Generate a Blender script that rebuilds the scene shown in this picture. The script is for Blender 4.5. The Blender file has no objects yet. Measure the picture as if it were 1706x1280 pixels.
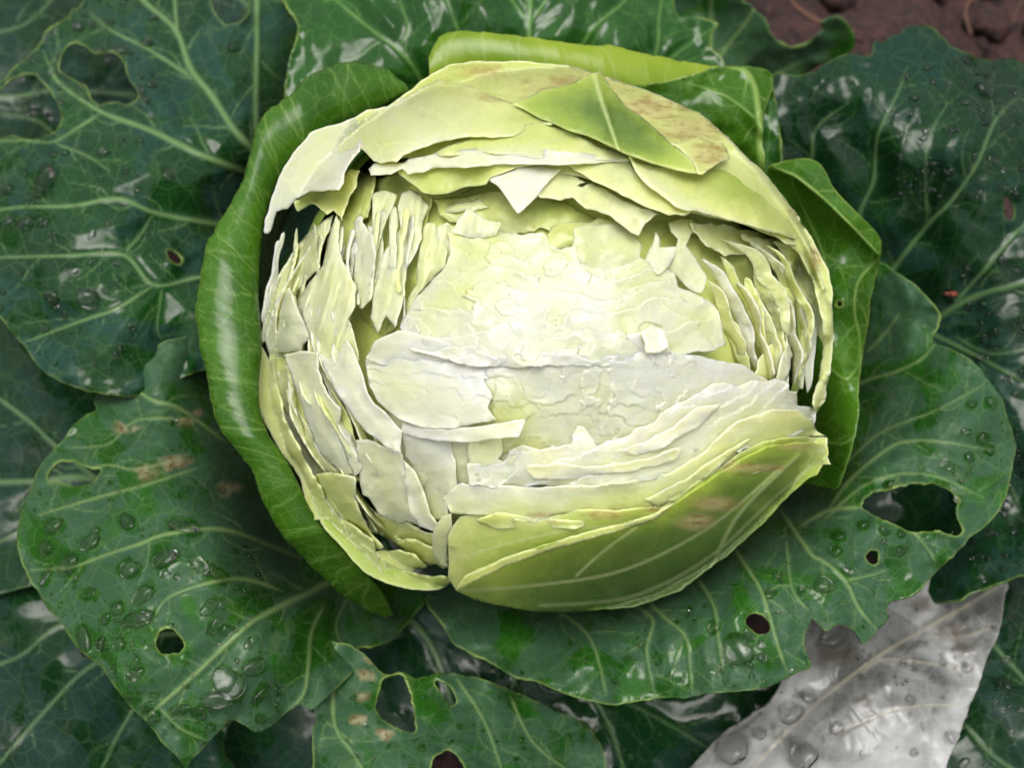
import bpy, math, random
import numpy as np
from mathutils import Vector, Matrix
from mathutils.geometry import delaunay_2d_cdt

# ------------------------------------------------------------------ camera, sky, sun, exposure
sc = bpy.context.scene
PITCH = math.radians(60); DIST = 0.40; HFOV = math.radians(50)
LOOK = np.array([0.0, 0.0, 0.17])
FWD = np.array([0.0, math.cos(PITCH), -math.sin(PITCH)])
UPV = np.array([0.0, math.sin(PITCH), math.cos(PITCH)])
RGT = np.array([1.0, 0.0, 0.0])
EYE = LOOK - FWD * DIST
PW, PH = 1706.0, 1280.0
FPX = (PW / 2) / math.tan(HFOV / 2)
cam_d = bpy.data.cameras.new('camera'); cam = bpy.data.objects.new('camera', cam_d)
sc.collection.objects.link(cam)
cam.matrix_world = Matrix(((RGT[0], UPV[0], -FWD[0], EYE[0]), (RGT[1], UPV[1], -FWD[1], EYE[1]),
                           (RGT[2], UPV[2], -FWD[2], EYE[2]), (0, 0, 0, 1)))
cam_d.sensor_width = 36; cam_d.lens = 18 / math.tan(HFOV / 2)
cam_d.clip_start = 0.01; cam_d.clip_end = 200
cam_d.dof.use_dof = True; cam_d.dof.focus_distance = 0.345; cam_d.dof.aperture_fstop = 11
sc.camera = cam

SUN_EL, SUN_AZ = math.radians(83), math.radians(200)     # azimuth from +Y (behind the cabbage) towards +X
w = bpy.data.worlds.new('World'); sc.world = w; w.use_nodes = True
nt = w.node_tree; nt.nodes.clear()
sky = nt.nodes.new('ShaderNodeTexSky'); sky.sky_type = 'NISHITA'; sky.sun_disc = False
sky.sun_elevation = SUN_EL; sky.sun_rotation = SUN_AZ; sky.dust_density = 6; sky.air_density = 1.0; sky.ozone_density = 1
hs = nt.nodes.new('ShaderNodeHueSaturation'); hs.inputs['Saturation'].default_value = 0.30   # cloud cover greys the sky
bg = nt.nodes.new('ShaderNodeBackground'); bg.inputs['Strength'].default_value = 0.15
ow = nt.nodes.new('ShaderNodeOutputWorld')
nt.links.new(sky.outputs[0], hs.inputs['Color']); nt.links.new(hs.outputs[0], bg.inputs['Color']); nt.links.new(bg.outputs[0], ow.inputs[0])
sd = bpy.data.lights.new('sun', 'SUN'); sd.energy = 1.5; sd.angle = math.radians(46); sd.color = (1, .97, .93)
so = bpy.data.objects.new('sun', sd); sc.collection.objects.link(so)
sdir = Vector((math.sin(SUN_AZ) * math.cos(SUN_EL), math.cos(SUN_AZ) * math.cos(SUN_EL), math.sin(SUN_EL)))
so.rotation_euler = sdir.to_track_quat('Z', 'Y').to_euler()
sc.cycles.sample_clamp_indirect = 4; sc.view_settings.view_transform = 'Standard'; sc.view_settings.look = 'None'
sc.view_settings.exposure = 0.08; sc.view_settings.gamma = 1.0; sc.view_settings.use_curve_mapping = False

# ------------------------------------------------------------------ numeric helpers
rng = np.random.default_rng(11); random.seed(11)

def rays(px):
    px = np.asarray(px, float)
    x = (px[:, 0] - PW / 2) / FPX; y = (PH / 2 - px[:, 1]) / FPX
    d = FWD[None] + x[:, None] * RGT[None] + y[:, None] * UPV[None]
    return d

def at_height(px, z):
    d = rays(px); t = (EYE[2] - z) / (-d[:, 2])
    return EYE[None] + d * t[:, None]

HR = np.array([0.1, 0.1, 0.094])
HC = at_height([[905, 556]], np.array([0.17]))[0]

def at_shell(px, s):
    d = rays(px); o = (EYE - HC) / HR; dd = d / HR
    a = (dd * dd).sum(1); b = (dd * o).sum(1); c = (o * o).sum() - s * s
    disc = np.maximum(b * b - a * c, 0); t = (-b - np.sqrt(disc)) / a
    return EYE[None] + d * t[:, None]

def tps(ctrl):
    c = np.asarray(ctrl, float); p = c[:, :2] / 500.0; v = c[:, 2]; n = len(c)
    def U(r2): return 0.5 * r2 * np.log(r2 + 1e-12)
    K = U(((p[:, None] - p[None]) ** 2).sum(2)) + np.eye(n) * 1e-3
    Pm = np.c_[np.ones(n), p]
    A = np.zeros((n + 3, n + 3)); A[:n, :n] = K; A[:n, n:] = Pm; A[n:, :n] = Pm.T
    A += np.diag([0] * n + [1e-9] * 3)
    sol = np.linalg.lstsq(A, np.r_[v, 0, 0, 0], rcond=None)[0]
    def f(q):
        q = np.asarray(q, float) / 500.0
        return U(((q[:, None] - p[None]) ** 2).sum(2)) @ sol[:n] + sol[n] + q @ sol[n + 1:]
    return f

_perm = np.random.default_rng(3).random((256, 256))
def vnoise(x, y):
    xi = np.floor(x).astype(int); yi = np.floor(y).astype(int); fx = x - xi; fy = y - yi
    fx = fx * fx * (3 - 2 * fx); fy = fy * fy * (3 - 2 * fy)
    g = lambda i, j: _perm[(xi + i) & 255, (yi + j) & 255]
    return (g(0, 0) * (1 - fx) + g(1, 0) * fx) * (1 - fy) + (g(0, 1) * (1 - fx) + g(1, 1) * fx) * fy
def fbm(x, y, o=3):
    r = 0; a = 1; t = 0
    for i in range(o):
        r = r + a * (vnoise(x * 2 ** i + 17.3 * i, y * 2 ** i + 5.1 * i) - .5); t += a; a *= .5
    return r / t * 2

def inside(q, poly):
    res = np.zeros(len(q), bool); x, y = q[:, 0], q[:, 1]
    a = np.asarray(poly); b = np.roll(a, -1, 0)
    for (x0, y0), (x1, y1) in zip(a, b):
        if y0 == y1: continue
        m = ((y0 > y) != (y1 > y)); xc = (x1 - x0) * (y - y0) / (y1 - y0) + x0
        res ^= m & (x < xc)
    return res

def seg_dist(q, A, B):
    """distance of every q to the nearest segment A-B, with the segment's index"""
    best = np.full(len(q), 1e9); idx = np.zeros(len(q), int)
    for i in range(len(A)):
        a, b = A[i], B[i]; ab = b - a; L = (ab * ab).sum() + 1e-9
        t = np.clip(((q - a) @ ab) / L, 0, 1)
        d = np.hypot(*(q - a - t[:, None] * ab).T)
        m = d < best; best[m] = d[m]; idx[m] = i
    return best, idx

def smooth_loop(P, step, closed=True):
    P = np.asarray(P, float); n = len(P); out = []
    rngi = range(n) if closed else range(n - 1)
    for i in rngi:
        if closed: p0, p1, p2, p3 = P[i - 1], P[i], P[(i + 1) % n], P[(i + 2) % n]
        else: p0, p1, p2, p3 = P[max(i - 1, 0)], P[i], P[i + 1], P[min(i + 2, n - 1)]
        k = max(1, int(round(np.hypot(*(p2 - p1)) / step)))
        t = (np.arange(k) / k)[:, None]
        out.append(.5 * ((2 * p1) + (p2 - p0) * t + (2 * p0 - 5 * p1 + 4 * p2 - p3) * t ** 2 + (3 * p1 - p0 - 3 * p2 + p3) * t ** 3))
    r = np.concatenate(out)
    return r if closed else np.vstack([r, P[-1:]])

def line_loop(P, step):
    P = np.asarray(P, float); out = []
    for a, b in zip(P, np.roll(P, -1, 0)):
        k = max(1, int(round(np.hypot(*(b - a)) / step)))
        out.append(a + (b - a) * (np.arange(k) / k)[:, None])
    return np.concatenate(out)

def jagged(L, amp, scale, seed):
    nx = np.roll(L, -1, 0) - np.roll(L, 1, 0); nn = np.stack([nx[:, 1], -nx[:, 0]], 1)
    nn /= np.hypot(*nn.T)[:, None] + 1e-9
    k = fbm(L[:, 0] / scale + seed * 7.7, L[:, 1] / scale + seed * 3.1, 3)
    return L + nn * (amp * k)[:, None]

def triangulate(outline, holes, step, seed):
    r = np.random.default_rng(seed)
    x0, y0 = outline.min(0); x1, y1 = outline.max(0)
    gx, gy = np.meshgrid(np.arange(x0, x1, step), np.arange(y0, y1, step * .87))
    gx = gx + (np.arange(gx.shape[0]) % 2)[:, None] * step * .5
    g = np.stack([gx.ravel(), gy.ravel()], 1) + r.uniform(-.12, .12, (gx.size, 2)) * step
    g = g[inside(g, outline)]
    loops = [outline] + holes
    for h in holes: g = g[~inside(g, h)]
    # drop grid points hugging the border, by a coarse raster of border points
    cell = step
    occ = set(); 
    for l in loops:
        dense = line_loop(l, step * .5)
        for c in np.floor(dense / cell).astype(int): occ.add((c[0], c[1]))
    ci = np.floor(g / cell).astype(int)
    keep = np.array([(a, b) not in occ for a, b in ci], bool) if len(g) else np.zeros(0, bool)
    g = g[keep]
    V = [Vector(p) for l in loops for p in l]; E = []; o = 0
    for l in loops:
        n = len(l); E += [(o + i, o + (i + 1) % n) for i in range(n)]; o += n
    V += [Vector(p) for p in g]
    vo, eo, fo, *_ = delaunay_2d_cdt(V, E, [], 0, 1e-5, False)
    P = np.array([(v.x, v.y) for v in vo]); T = np.array([f[:3] for f in fo if len(f) == 3])
    c = P[T].mean(1); m = inside(c, outline)
    for h in holes: m &= ~inside(c, h)
    return P, T[m]

# ------------------------------------------------------------------ object helpers
def link(o, parent=None):
    sc.collection.objects.link(o)
    if parent is not None:
        o.parent = parent; o.matrix_parent_inverse = world_of(parent).inverted()
    return o
def world_of(o):
    m = o.matrix_basis.copy()
    if o.parent is not None: m = world_of(o.parent) @ o.matrix_parent_inverse @ m
    return m
def raw_mesh(name, P, T, uv=None, attrs=None, smooth=True):
    me = bpy.data.meshes.new(name)
    me.vertices.add(len(P)); me.vertices.foreach_set('co', np.asarray(P, np.float32).ravel())
    T = np.asarray(T, np.int32); n = len(T); k = T.shape[1]
    me.loops.add(n * k); me.loops.foreach_set('vertex_index', T.ravel())
    me.polygons.add(n); me.polygons.foreach_set('loop_start', np.arange(0, n * k, k, dtype=np.int32))
    me.polygons.foreach_set('use_smooth', np.full(n, smooth))
    if uv is not None:
        l = me.uv_layers.new(name='flat'); l.data.foreach_set('uv', np.asarray(uv, np.float32)[T.ravel()].ravel())
    for a, v in (attrs or {}).items():
        at = me.attributes.new(a, 'FLOAT', 'POINT'); at.data.foreach_set('value', np.asarray(v, np.float32))
    me.update(calc_edges=True); me.validate()
    return me
def empty(name, loc, label, cat, group=None):
    o = bpy.data.objects.new(name, None); o.location = loc; o.empty_display_size = .05
    link(o); o['label'] = label; o['category'] = cat
    if group: o['group'] = group
    return o
def thick(o, t, off=-1):
    m = o.modifiers.new('thickness', 'SOLIDIFY'); m.thickness = t; m.offset = off; m.use_even_offset = False
def face_up(P, T):
    n = np.cross(P[T[:, 1]] - P[T[:, 0]], P[T[:, 2]] - P[T[:, 0]])
    tow = EYE[None] - P[T[:, 0]]
    if ((n * tow).sum(1)).sum() < 0: T = T[:, ::-1]
    return T
def vnormals(P, T):
    n = np.cross(P[T[:, 1]] - P[T[:, 0]], P[T[:, 2]] - P[T[:, 0]]); N = np.zeros_like(P)
    for k in range(3): np.add.at(N, T[:, k], n)
    return N / (np.linalg.norm(N, axis=1)[:, None] + 1e-12)

# ------------------------------------------------------------------ materials
class G:
    def __init__(s, name):
        s.m = bpy.data.materials.new(name); s.m.use_nodes = True; s.t = s.m.node_tree; s.t.nodes.clear()
        s.out = s.n('ShaderNodeOutputMaterial')
    def n(s, k, **kw):
        x = s.t.nodes.new(k)
        for a, b in kw.items(): setattr(x, a, b)
        return x
    def put(s, sock, v):
        if v is None: return
        if isinstance(v, bpy.types.NodeSocket): s.t.links.new(v, sock)
        elif isinstance(v, (tuple, list)) and len(v) == 3 and sock.type == 'RGBA': sock.default_value = (*v, 1)
        else: sock.default_value = v
    def attr(s, a): return s.n('ShaderNodeAttribute', attribute_name=a).outputs['Fac']
    def uv(s): return s.n('ShaderNodeUVMap', uv_map='flat').outputs[0]
    def obj(s): return s.n('ShaderNodeTexCoord').outputs['Object']
    def mapping(s, v, scale=(1, 1, 1), rot=(0, 0, 0)):
        x = s.n('ShaderNodeMapping'); s.put(x.inputs[0], v); x.inputs['Scale'].default_value = scale; x.inputs['Rotation'].default_value = rot
        return x.outputs[0]
    def noise(s, v, scale, detail=3, rough=.5, dist=0):
        x = s.n('ShaderNodeTexNoise'); s.put(x.inputs['Vector'], v); x.inputs['Scale'].default_value = scale
        x.inputs['Detail'].default_value = detail; x.inputs['Roughness'].default_value = rough; x.inputs['Distortion'].default_value = dist
        return x.outputs[0]
    def voro(s, v, scale, feat='DISTANCE_TO_EDGE'):
        x = s.n('ShaderNodeTexVoronoi', feature=feat); s.put(x.inputs['Vector'], v); x.inputs['Scale'].default_value = scale
        return x.outputs[0]
    def warp(s, v, scale, amt):
        x = s.n('ShaderNodeTexNoise'); s.put(x.inputs['Vector'], v); x.inputs['Scale'].default_value = scale
        a = s.n('ShaderNodeVectorMath', operation='MULTIPLY_ADD'); s.put(a.inputs[0], x.outputs['Color']); a.inputs[1].default_value = (amt,) * 3; s.put(a.inputs[2], v)
        return a.outputs[0]
    def math(s, op, a, b=0.0, clamp=False):
        x = s.n('ShaderNodeMath', operation=op, use_clamp=clamp); s.put(x.inputs[0], a); s.put(x.inputs[1], b); return x.outputs[0]
    def step(s, v, lo, hi, a=0.0, b=1.0):
        x = s.n('ShaderNodeMapRange', interpolation_type='SMOOTHSTEP'); s.put(x.inputs[0], v)
        x.inputs[1].default_value = lo; x.inputs[2].default_value = hi; x.inputs[3].default_value = a; x.inputs[4].default_value = b
        return x.outputs[0]
    def mix(s, f, a, b, mode='MIX'):
        x = s.n('ShaderNodeMix', data_type='RGBA', blend_type=mode); s.put(x.inputs[0], f); s.put(x.inputs[6], a); s.put(x.inputs[7], b); return x.outputs[2]
    def mixf(s, f, a, b):
        x = s.n('ShaderNodeMix', data_type='FLOAT'); s.put(x.inputs[0], f); s.put(x.inputs[2], a); s.put(x.inputs[3], b); return x.outputs[0]
    def ramp(s, f, stops):
        x = s.n('ShaderNodeValToRGB'); e = x.color_ramp.elements
        while len(e) < len(stops): e.new(.5)
        for el, (p, c) in zip(e, stops): el.position = p; el.color = (*c, 1)
        s.put(x.inputs[0], f); return x.outputs[0]
    def bump(s, h, strength, dist, nrm=None):
        x = s.n('ShaderNodeBump'); s.put(x.inputs['Height'], h); x.inputs['Strength'].default_value = strength; x.inputs['Distance'].default_value = dist
        if nrm is not None: s.put(x.inputs['Normal'], nrm)
        return x.outputs[0]
    def leaf(s, col, rough, nrm, trans=.15, tcol=None, spec=.5, sss=0):
        p = s.n('ShaderNodeBsdfPrincipled')
        if sss:
            p.inputs['Subsurface Weight'].default_value = sss; p.inputs['Subsurface Radius'].default_value = (1, .9, .45); p.inputs['Subsurface Scale'].default_value = .0028
        s.put(p.inputs['Base Color'], col); s.put(p.inputs['Roughness'], rough); s.put(p.inputs['Normal'], nrm)
        s.put(p.inputs['Specular IOR Level'], spec)
        if trans:
            t = s.n('ShaderNodeBsdfTranslucent'); s.put(t.inputs[0], tcol if tcol is not None else col); s.put(t.inputs[1], nrm)
            m = s.n('ShaderNodeMixShader'); m.inputs[0].default_value = trans; s.t.links.new(p.outputs[0], m.inputs[1]); s.t.links.new(t.outputs[0], m.inputs[2])
            s.t.links.new(m.outputs[0], s.out.inputs[0])
        else: s.t.links.new(p.outputs[0], s.out.inputs[0])
        return s.m

def green_leaf(name, dark, mid, bloom, amount, vein=(.20, .31, .11), rim=(.34, .44, .10), wet=.14, dry=.36, seed=0.0, cut=.05, fine=1.0, trans=.12, bumps=1.0, spec=.36):
    g = G(name); uv = g.uv()
    uvs = g.mapping(uv, (1, 1, 1)); uvs.node.inputs['Location'].default_value = (seed, seed * .7, 0)
    low = g.noise(uvs, 6, 3, .6); base = g.mix(g.step(low, .3, .7), dark, mid)
    # waxy bloom, washed off in patches with crisp borders
    mk = g.noise(uvs, 9, 4, .55, .9)
    wt = g.attr('wet'); mk = g.math('MULTIPLY', g.step(mk, .5 - amount - cut, .5 - amount + cut), g.math('SUBTRACT', 1.0, wt))
    base = g.mix(g.math('MULTIPLY', wt, .45), base, dark)
    grain = g.noise(uvs, 55, 2, .6)
    blm = g.math('MULTIPLY', mk, g.step(grain, .2, .7, .6, 1.0))
    col = g.mix(blm, base, bloom)
    vw = g.warp(uvs, 30, .012)
    e1 = g.voro(vw, 30); e2 = g.voro(vw, 85)
    net = g.math('MAXIMUM', g.step(e1, .0, .05, .5, 0), g.step(e2, 0, .09, .22, 0))
    col = g.mix(g.math('MULTIPLY', net, .36 * fine), col, vein)
    v = g.attr('vein'); col = g.mix(g.math('MULTIPLY', v, .92, True), col, vein)
    br = g.attr('brown'); bn = g.noise(uvs, 60, 4, .6)
    col = g.mix(g.step(g.math('MULTIPLY', br, g.math('ADD', bn, .40)), .25, .9, 0, .75), col, g.mix(g.step(bn, .42, .6), (.36, .32, .18), (.17, .12, .05)))
    e = g.attr('edge'); col = g.mix(g.math('MULTIPLY', e, .85), col, rim)
    rough = g.mixf(mk, wet, dry); rough = g.mixf(v, rough, .35)
    h = g.math('ADD', g.math('MULTIPLY', g.step(g.voro(uvs, 30, 'F1'), 0, 1), -.5), g.math('MULTIPLY', g.noise(uvs, 70, 2, .5), .35))
    return g.leaf(col, rough, g.bump(h, .09 * bumps, .0035), trans, g.mix(.4, col, (.20, .42, .03)), g.mixf(mk, spec + .1, spec * .45))

def pale_leaf(name):
    g = G(name); uv = g.uv()
    tone = g.attr('tone'); n = g.noise(uv, 9, 4, .55)
    st = g.noise(g.mapping(uv, (1, 3, 1), (0, 0, .4)), 14, 3, .6)
    t = g.math('ADD', tone, g.math('MULTIPLY', g.math('SUBTRACT', n, .5), .34))
    t = g.math('ADD', t, g.math('MULTIPLY', g.math('SUBTRACT', st, .5), .10))
    col = g.ramp(t, [(0, (.80, .77, .57)), (.18, (.74, .755, .42)), (.40, (.63, .69, .22)), (.62, (.34, .45, .075)), (.8, (.115, .20, .03)), (1, (.035, .085, .012))])
    vw = g.warp(uv, 20, .02); e1 = g.voro(vw, 11)
    net = g.step(e1, 0, .03, .8, 0)
    col = g.mix(g.math('MULTIPLY', net, .26), col, g.mix(1.0, col, (1.3, 1.25, 1.3), 'MULTIPLY'))
    v = g.attr('vein'); col = g.mix(g.math('MULTIPLY', v, .48), col, (.60, .69, .32))
    br = g.attr('brown'); bn = g.noise(g.mapping(uv, (1, 3, 1), (0, 0, -.35)), 30, 5, .65)
    col = g.mix(g.step(g.math('MULTIPLY', br, g.math('ADD', bn, .30)), .22, .85, 0, .8), col, g.mix(g.step(bn, .42, .66), (.50, .42, .18), (.26, .16, .05)))
    sp = g.noise(uv, 190, 2, .5); spm = g.math('MULTIPLY', g.step(sp, .70, .76), g.step(g.noise(uv, 12, 2), .54, .66))
    col = g.mix(g.math('MULTIPLY', spm, .6), col, (.12, .09, .03))
    e = g.attr('edge'); col = g.mix(g.math('MULTIPLY', e, .22), col, (.82, .83, .60))
    h = g.math('ADD', g.math('MULTIPLY', g.noise(uv, 36, 3, .55), .6), g.math('MULTIPLY', g.noise(g.mapping(uv, (1, 3, 1), (0, 0, .4)), 14, 2), .4))
    rough = g.step(g.noise(uv, 16, 2), .4, .6, .24, .42)
    return g.leaf(col, rough, g.bump(h, .16, .004), 0, col, .5, .85)

def plain(name, col, rough, **kw):
    g = G(name); p = g.n('ShaderNodeBsdfPrincipled'); uvn = g.obj()
    n = g.noise(uvn, kw.get('scale', 60), 5, .6)
    g.put(p.inputs['Base Color'], g.mix(g.step(n, .3, .7), kw.get('dark', tuple(c * .55 for c in col)), col)); g.put(p.inputs['Roughness'], rough)
    g.put(p.inputs['Normal'], g.bump(n, .6, kw.get('bd', .004))); g.t.links.new(p.outputs[0], g.out.inputs[0]); return g.m

M = {}
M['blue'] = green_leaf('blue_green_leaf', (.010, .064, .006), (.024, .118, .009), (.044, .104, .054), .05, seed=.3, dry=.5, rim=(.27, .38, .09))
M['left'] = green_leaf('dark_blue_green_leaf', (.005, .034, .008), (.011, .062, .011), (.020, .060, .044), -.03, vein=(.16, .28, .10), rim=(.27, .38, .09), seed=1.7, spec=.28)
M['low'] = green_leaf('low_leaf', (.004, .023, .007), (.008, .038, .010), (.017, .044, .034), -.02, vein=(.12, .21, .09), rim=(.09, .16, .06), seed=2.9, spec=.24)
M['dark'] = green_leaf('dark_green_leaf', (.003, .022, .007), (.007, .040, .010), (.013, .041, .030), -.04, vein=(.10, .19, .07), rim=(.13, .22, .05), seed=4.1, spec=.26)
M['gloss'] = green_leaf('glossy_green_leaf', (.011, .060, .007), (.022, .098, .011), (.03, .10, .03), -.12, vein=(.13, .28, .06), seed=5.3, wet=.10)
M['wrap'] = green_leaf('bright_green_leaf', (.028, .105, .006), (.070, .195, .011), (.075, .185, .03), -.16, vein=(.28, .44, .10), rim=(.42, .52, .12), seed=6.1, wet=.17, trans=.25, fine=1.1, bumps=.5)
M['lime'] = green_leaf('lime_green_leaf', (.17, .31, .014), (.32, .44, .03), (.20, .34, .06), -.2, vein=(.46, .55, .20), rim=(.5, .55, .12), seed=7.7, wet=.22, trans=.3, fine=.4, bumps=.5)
M['grey'] = None
M['pale'] = pale_leaf('pale_head_leaf')
def water_mat():
    g = G('water'); p = g.n('ShaderNodeBsdfPrincipled')
    p.inputs['Base Color'].default_value = (1, 1, 1, 1); p.inputs['Roughness'].default_value = 0; p.inputs['IOR'].default_value = 1.33
    p.inputs['Transmission Weight'].default_value = 1; g.t.links.new(p.outputs[0], g.out.inputs[0]); return g.m
M['water'] = water_mat()
def withered():
    g = G('withered_leaf'); uv = g.uv(); n = g.noise(uv, 6, 3, .55, .8); f = g.noise(uv, 45, 3, .6)
    col = g.ramp(g.math('ADD', g.math('MULTIPLY', n, .85), g.math('MULTIPLY', f, .15)), [(.32, (.11, .115, .105)), (.43, (.23, .235, .22)), (.52, (.36, .365, .35)), (.64, (.50, .51, .50))])
    vw = g.warp(uv, 14, .03); e1 = g.voro(vw, 12); e2 = g.voro(vw, 40)
    col = g.mix(g.step(e1, 0, .04, .14, 0), col, (.46, .46, .42)); col = g.mix(g.step(e2, 0, .07, .10, 0), col, (.44, .44, .41))
    v = g.attr('vein'); col = g.mix(g.math('MULTIPLY', v, .6), col, (.50, .46, .32)); e = g.attr('edge'); col = g.mix(g.math('MULTIPLY', e, .5), col, (.48, .46, .36))
    br = g.attr('brown'); col = g.mix(g.math('MULTIPLY', br, .75), col, (.10, .075, .05))
    col = g.mix(g.math('MULTIPLY', g.attr('wet'), .35), col, (.16, .155, .135))
    h = g.math('ADD', g.math('MULTIPLY', g.noise(uv, 14, 2, .5, 1.2), .8), g.math('MULTIPLY', g.step(e1, 0, .1), .12))
    return g.leaf(col, g.step(n, .4, .6, .12, .34), g.bump(h, .5, .004), .15, col)
M['grey'] = withered()
M['soil'] = plain('soil', (.070, .026, .020), .75, dark=(.007, .0035, .003), scale=150, bd=.012)
M['stalk'] = plain('stalk_skin', (.22, .30, .13), .5, scale=90)
M['straw'] = plain('dry_straw', (.16, .075, .045), .7, scale=120)
M['bug'] = plain('insect_shell', (.24, .05, .025), .3, scale=300)

# ------------------------------------------------------------------ builders
LEAVES = {}
def branch(veins, outline, holes, seed, every=(38, 62)):
    """side veins springing alternately from the traced ones"""
    r = np.random.default_rng(seed); out = []
    for pts, w0, w1 in veins:
        L = smooth_loop(pts, 6, False); d = np.r_[0, np.cumsum(np.hypot(*np.diff(L, axis=0).T))]
        pos = r.uniform(15, 40); side = r.choice([-1, 1])
        while pos < d[-1] - 8:
            i = min(np.searchsorted(d, pos), len(L) - 2); t = L[i + 1] - L[i]; a = math.atan2(t[1], t[0]) + side * r.uniform(.6, 1.05)
            ln = r.uniform(35, 95); p = L[i].copy(); q = [p.copy()]; k = r.uniform(-.12, .12) - side * .06
            for j in range(int(ln / 10)):
                p = p + 10 * np.array([math.cos(a), math.sin(a)]); a += k + r.uniform(-.22, .22); q.append(p.copy())
            if len(q) > 2: out.append((np.array(q), (w0 + (w1 - w0) * pos / d[-1]) * .34, .6))
            pos += r.uniform(*every); side = -side
    return out

def leaf(name, mat, outline, zc, veins=(), holes=(), parent=None, step=3.4, quilt=.0022, wob=.003, wave=.004, brown=(), seed=1, label=None, jag=2.2, th=.0007, auto=True, fold=None, groove=.0009):
    ol = jagged(smooth_loop(outline, step), jag, 14, seed); hl = [jagged(smooth_loop(h, step * .8), 3.6, 11, seed + 3) for h in holes]
    P, T = triangulate(ol, hl, step, seed)
    vs = [(np.array(v[0], float), v[1], v[2]) for v in veins]
    allv = list(vs) + (branch(vs, ol, hl, seed) if auto else [])
    vein = np.zeros(len(P)); near = np.full(len(P), 200.0); main = near.copy(); ridge = np.zeros(len(P))
    for pts, w0, w1 in allv:
        L = smooth_loop(pts, 7, False); lo = L.min(0) - 90; hi = L.max(0) + 90
        m = np.where((P > lo).all(1) & (P < hi).all(1))[0]
        if not len(m): continue
        d, i = seg_dist(P[m], L[:-1], L[1:]); fr = i / max(1, len(L) - 2); ww = (w0 + (w1 - w0) * fr) * np.clip(np.minimum(fr, 1 - fr) * 7 + .25, 0, 1) * .85; ww = ww * (1 + .25 * fbm(P[m, 0] / 30, P[m, 1] / 30, 2))
        a = np.clip(1.2 - d / (ww * .42 + 1.0), 0, 1) * np.clip(.35 + ww / 10, 0, 1)
        vein[m] = np.maximum(vein[m], a); near[m] = np.minimum(near[m], d)
        if w0 > 4.4: main[m] = np.minimum(main[m], d)
        ridge[m] = np.maximum(ridge[m], np.exp(-(d / (ww * .6 + 1.5)) ** 2) * np.clip(ww / 10, .15, 1))
    A = np.concatenate([ol] + hl); B = np.concatenate([np.roll(l, -1, 0) for l in [ol] + hl])
    de = np.full(len(P), 1e9)
    cand = np.ones(len(P), bool)
    dd, _ = seg_dist(P, A[::2], np.concatenate([np.roll(l, -1, 0) for l in [ol] + hl])[1::2] if False else B[::2]); de = dd
    edge = np.clip(1 - de / 3.4, 0, 1) * np.clip(.42 + .75 * fbm(P[:, 0] / 38 + seed, P[:, 1] / 38, 2), .05, 1)
    if hl:
        dh, _ = seg_dist(P, np.concatenate(hl), np.concatenate([np.roll(l, -1, 0) for l in hl])); edge = np.maximum(edge, np.clip(1 - dh / 3.8, 0, 1) * np.clip(.5 + .7 * fbm(P[:, 0] / 22 + 3, P[:, 1] / 22, 2), .30, .85))
    z = tps(zc)(P)
    z += quilt * (.55 * (1 - np.exp(-(near / 24) ** 2)) + .9 * (1 - np.exp(-(main / 42) ** 2))) + groove * ridge
    z += wob * fbm(P[:, 0] / 110 + seed, P[:, 1] / 110 - seed, 2)
    z += wave * np.exp(-de / 34) * fbm(P[:, 0] / 34 + seed * 2, P[:, 1] / 34 + 5, 2)
    bm_ = np.zeros(len(P))
    for bx, by, br in brown: bm_ = np.maximum(bm_, np.clip(1.3 - np.hypot((P[:, 0] - bx), (P[:, 1] - by) * 1.5) / br - .55 * fbm(P[:, 0] / 14, P[:, 1] / 9, 3) - .1, 0, 1))
    if fold is not None: z += fold(P)
    W = at_height(P, z); T = face_up(W, T)
    me = raw_mesh(name, W, T, P / 1000, {'vein': vein, 'edge': edge, 'brown': bm_}); me.materials.append(M[mat])
    o = link(bpy.data.objects.new(name, me), parent); thick(o, th)
    if label: o['label'] = label
    o_data = dict(o=o, P=P, W=W, N=vnormals(W, T), ol=ol, hl=hl, de=de, wet=np.zeros(len(P)))
    LEAVES[o.name] = o_data
    return o_data

def drop_mesh(seed, flat, nu=18, nv=9):
    r = np.random.default_rng(seed); P = []
    ph = r.uniform(0, 6.28, 4); am = r.uniform(.02, .12, 4)
    for j in range(nv + 1):
        v = math.pi * j / nv
        for i in range(nu):
            u = 2 * math.pi * i / nu
            k = 1 + sum(am[q] * math.cos((q + 1) * u + ph[q]) for q in range(4)) * math.sin(v)
            rad = abs(math.sin(v)) ** .8 * k; zz = math.cos(v)
            P.append((rad * math.cos(u), rad * math.sin(u), zz * (flat if zz > 0 else .12)))
    T = [(j * nu + i, j * nu + (i + 1) % nu, (j + 1) * nu + (i + 1) % nu) for j in range(nv) for i in range(nu)] + \
        [(j * nu + i, (j + 1) * nu + (i + 1) % nu, (j + 1) * nu + i) for j in range(nv) for i in range(nu)]
    T = [t[::-1] for t in T]
    return np.array(P), np.array(T)
DROPS = [drop_mesh(k, f) for k, f in ((1, .7), (2, .6), (3, .75), (4, .65), (5, .55), (6, .8))]
SMALL = [drop_mesh(k, f + .22, 10, 6) for k, f in ((1, .5), (2, .42), (3, .55), (4, .46), (5, .38), (6, .6))]
DMESH = []
for k, (p, t) in enumerate(DROPS):
    me = raw_mesh('water_drop', p, t); me.materials.append(M['water']); DMESH.append(me)

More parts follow.
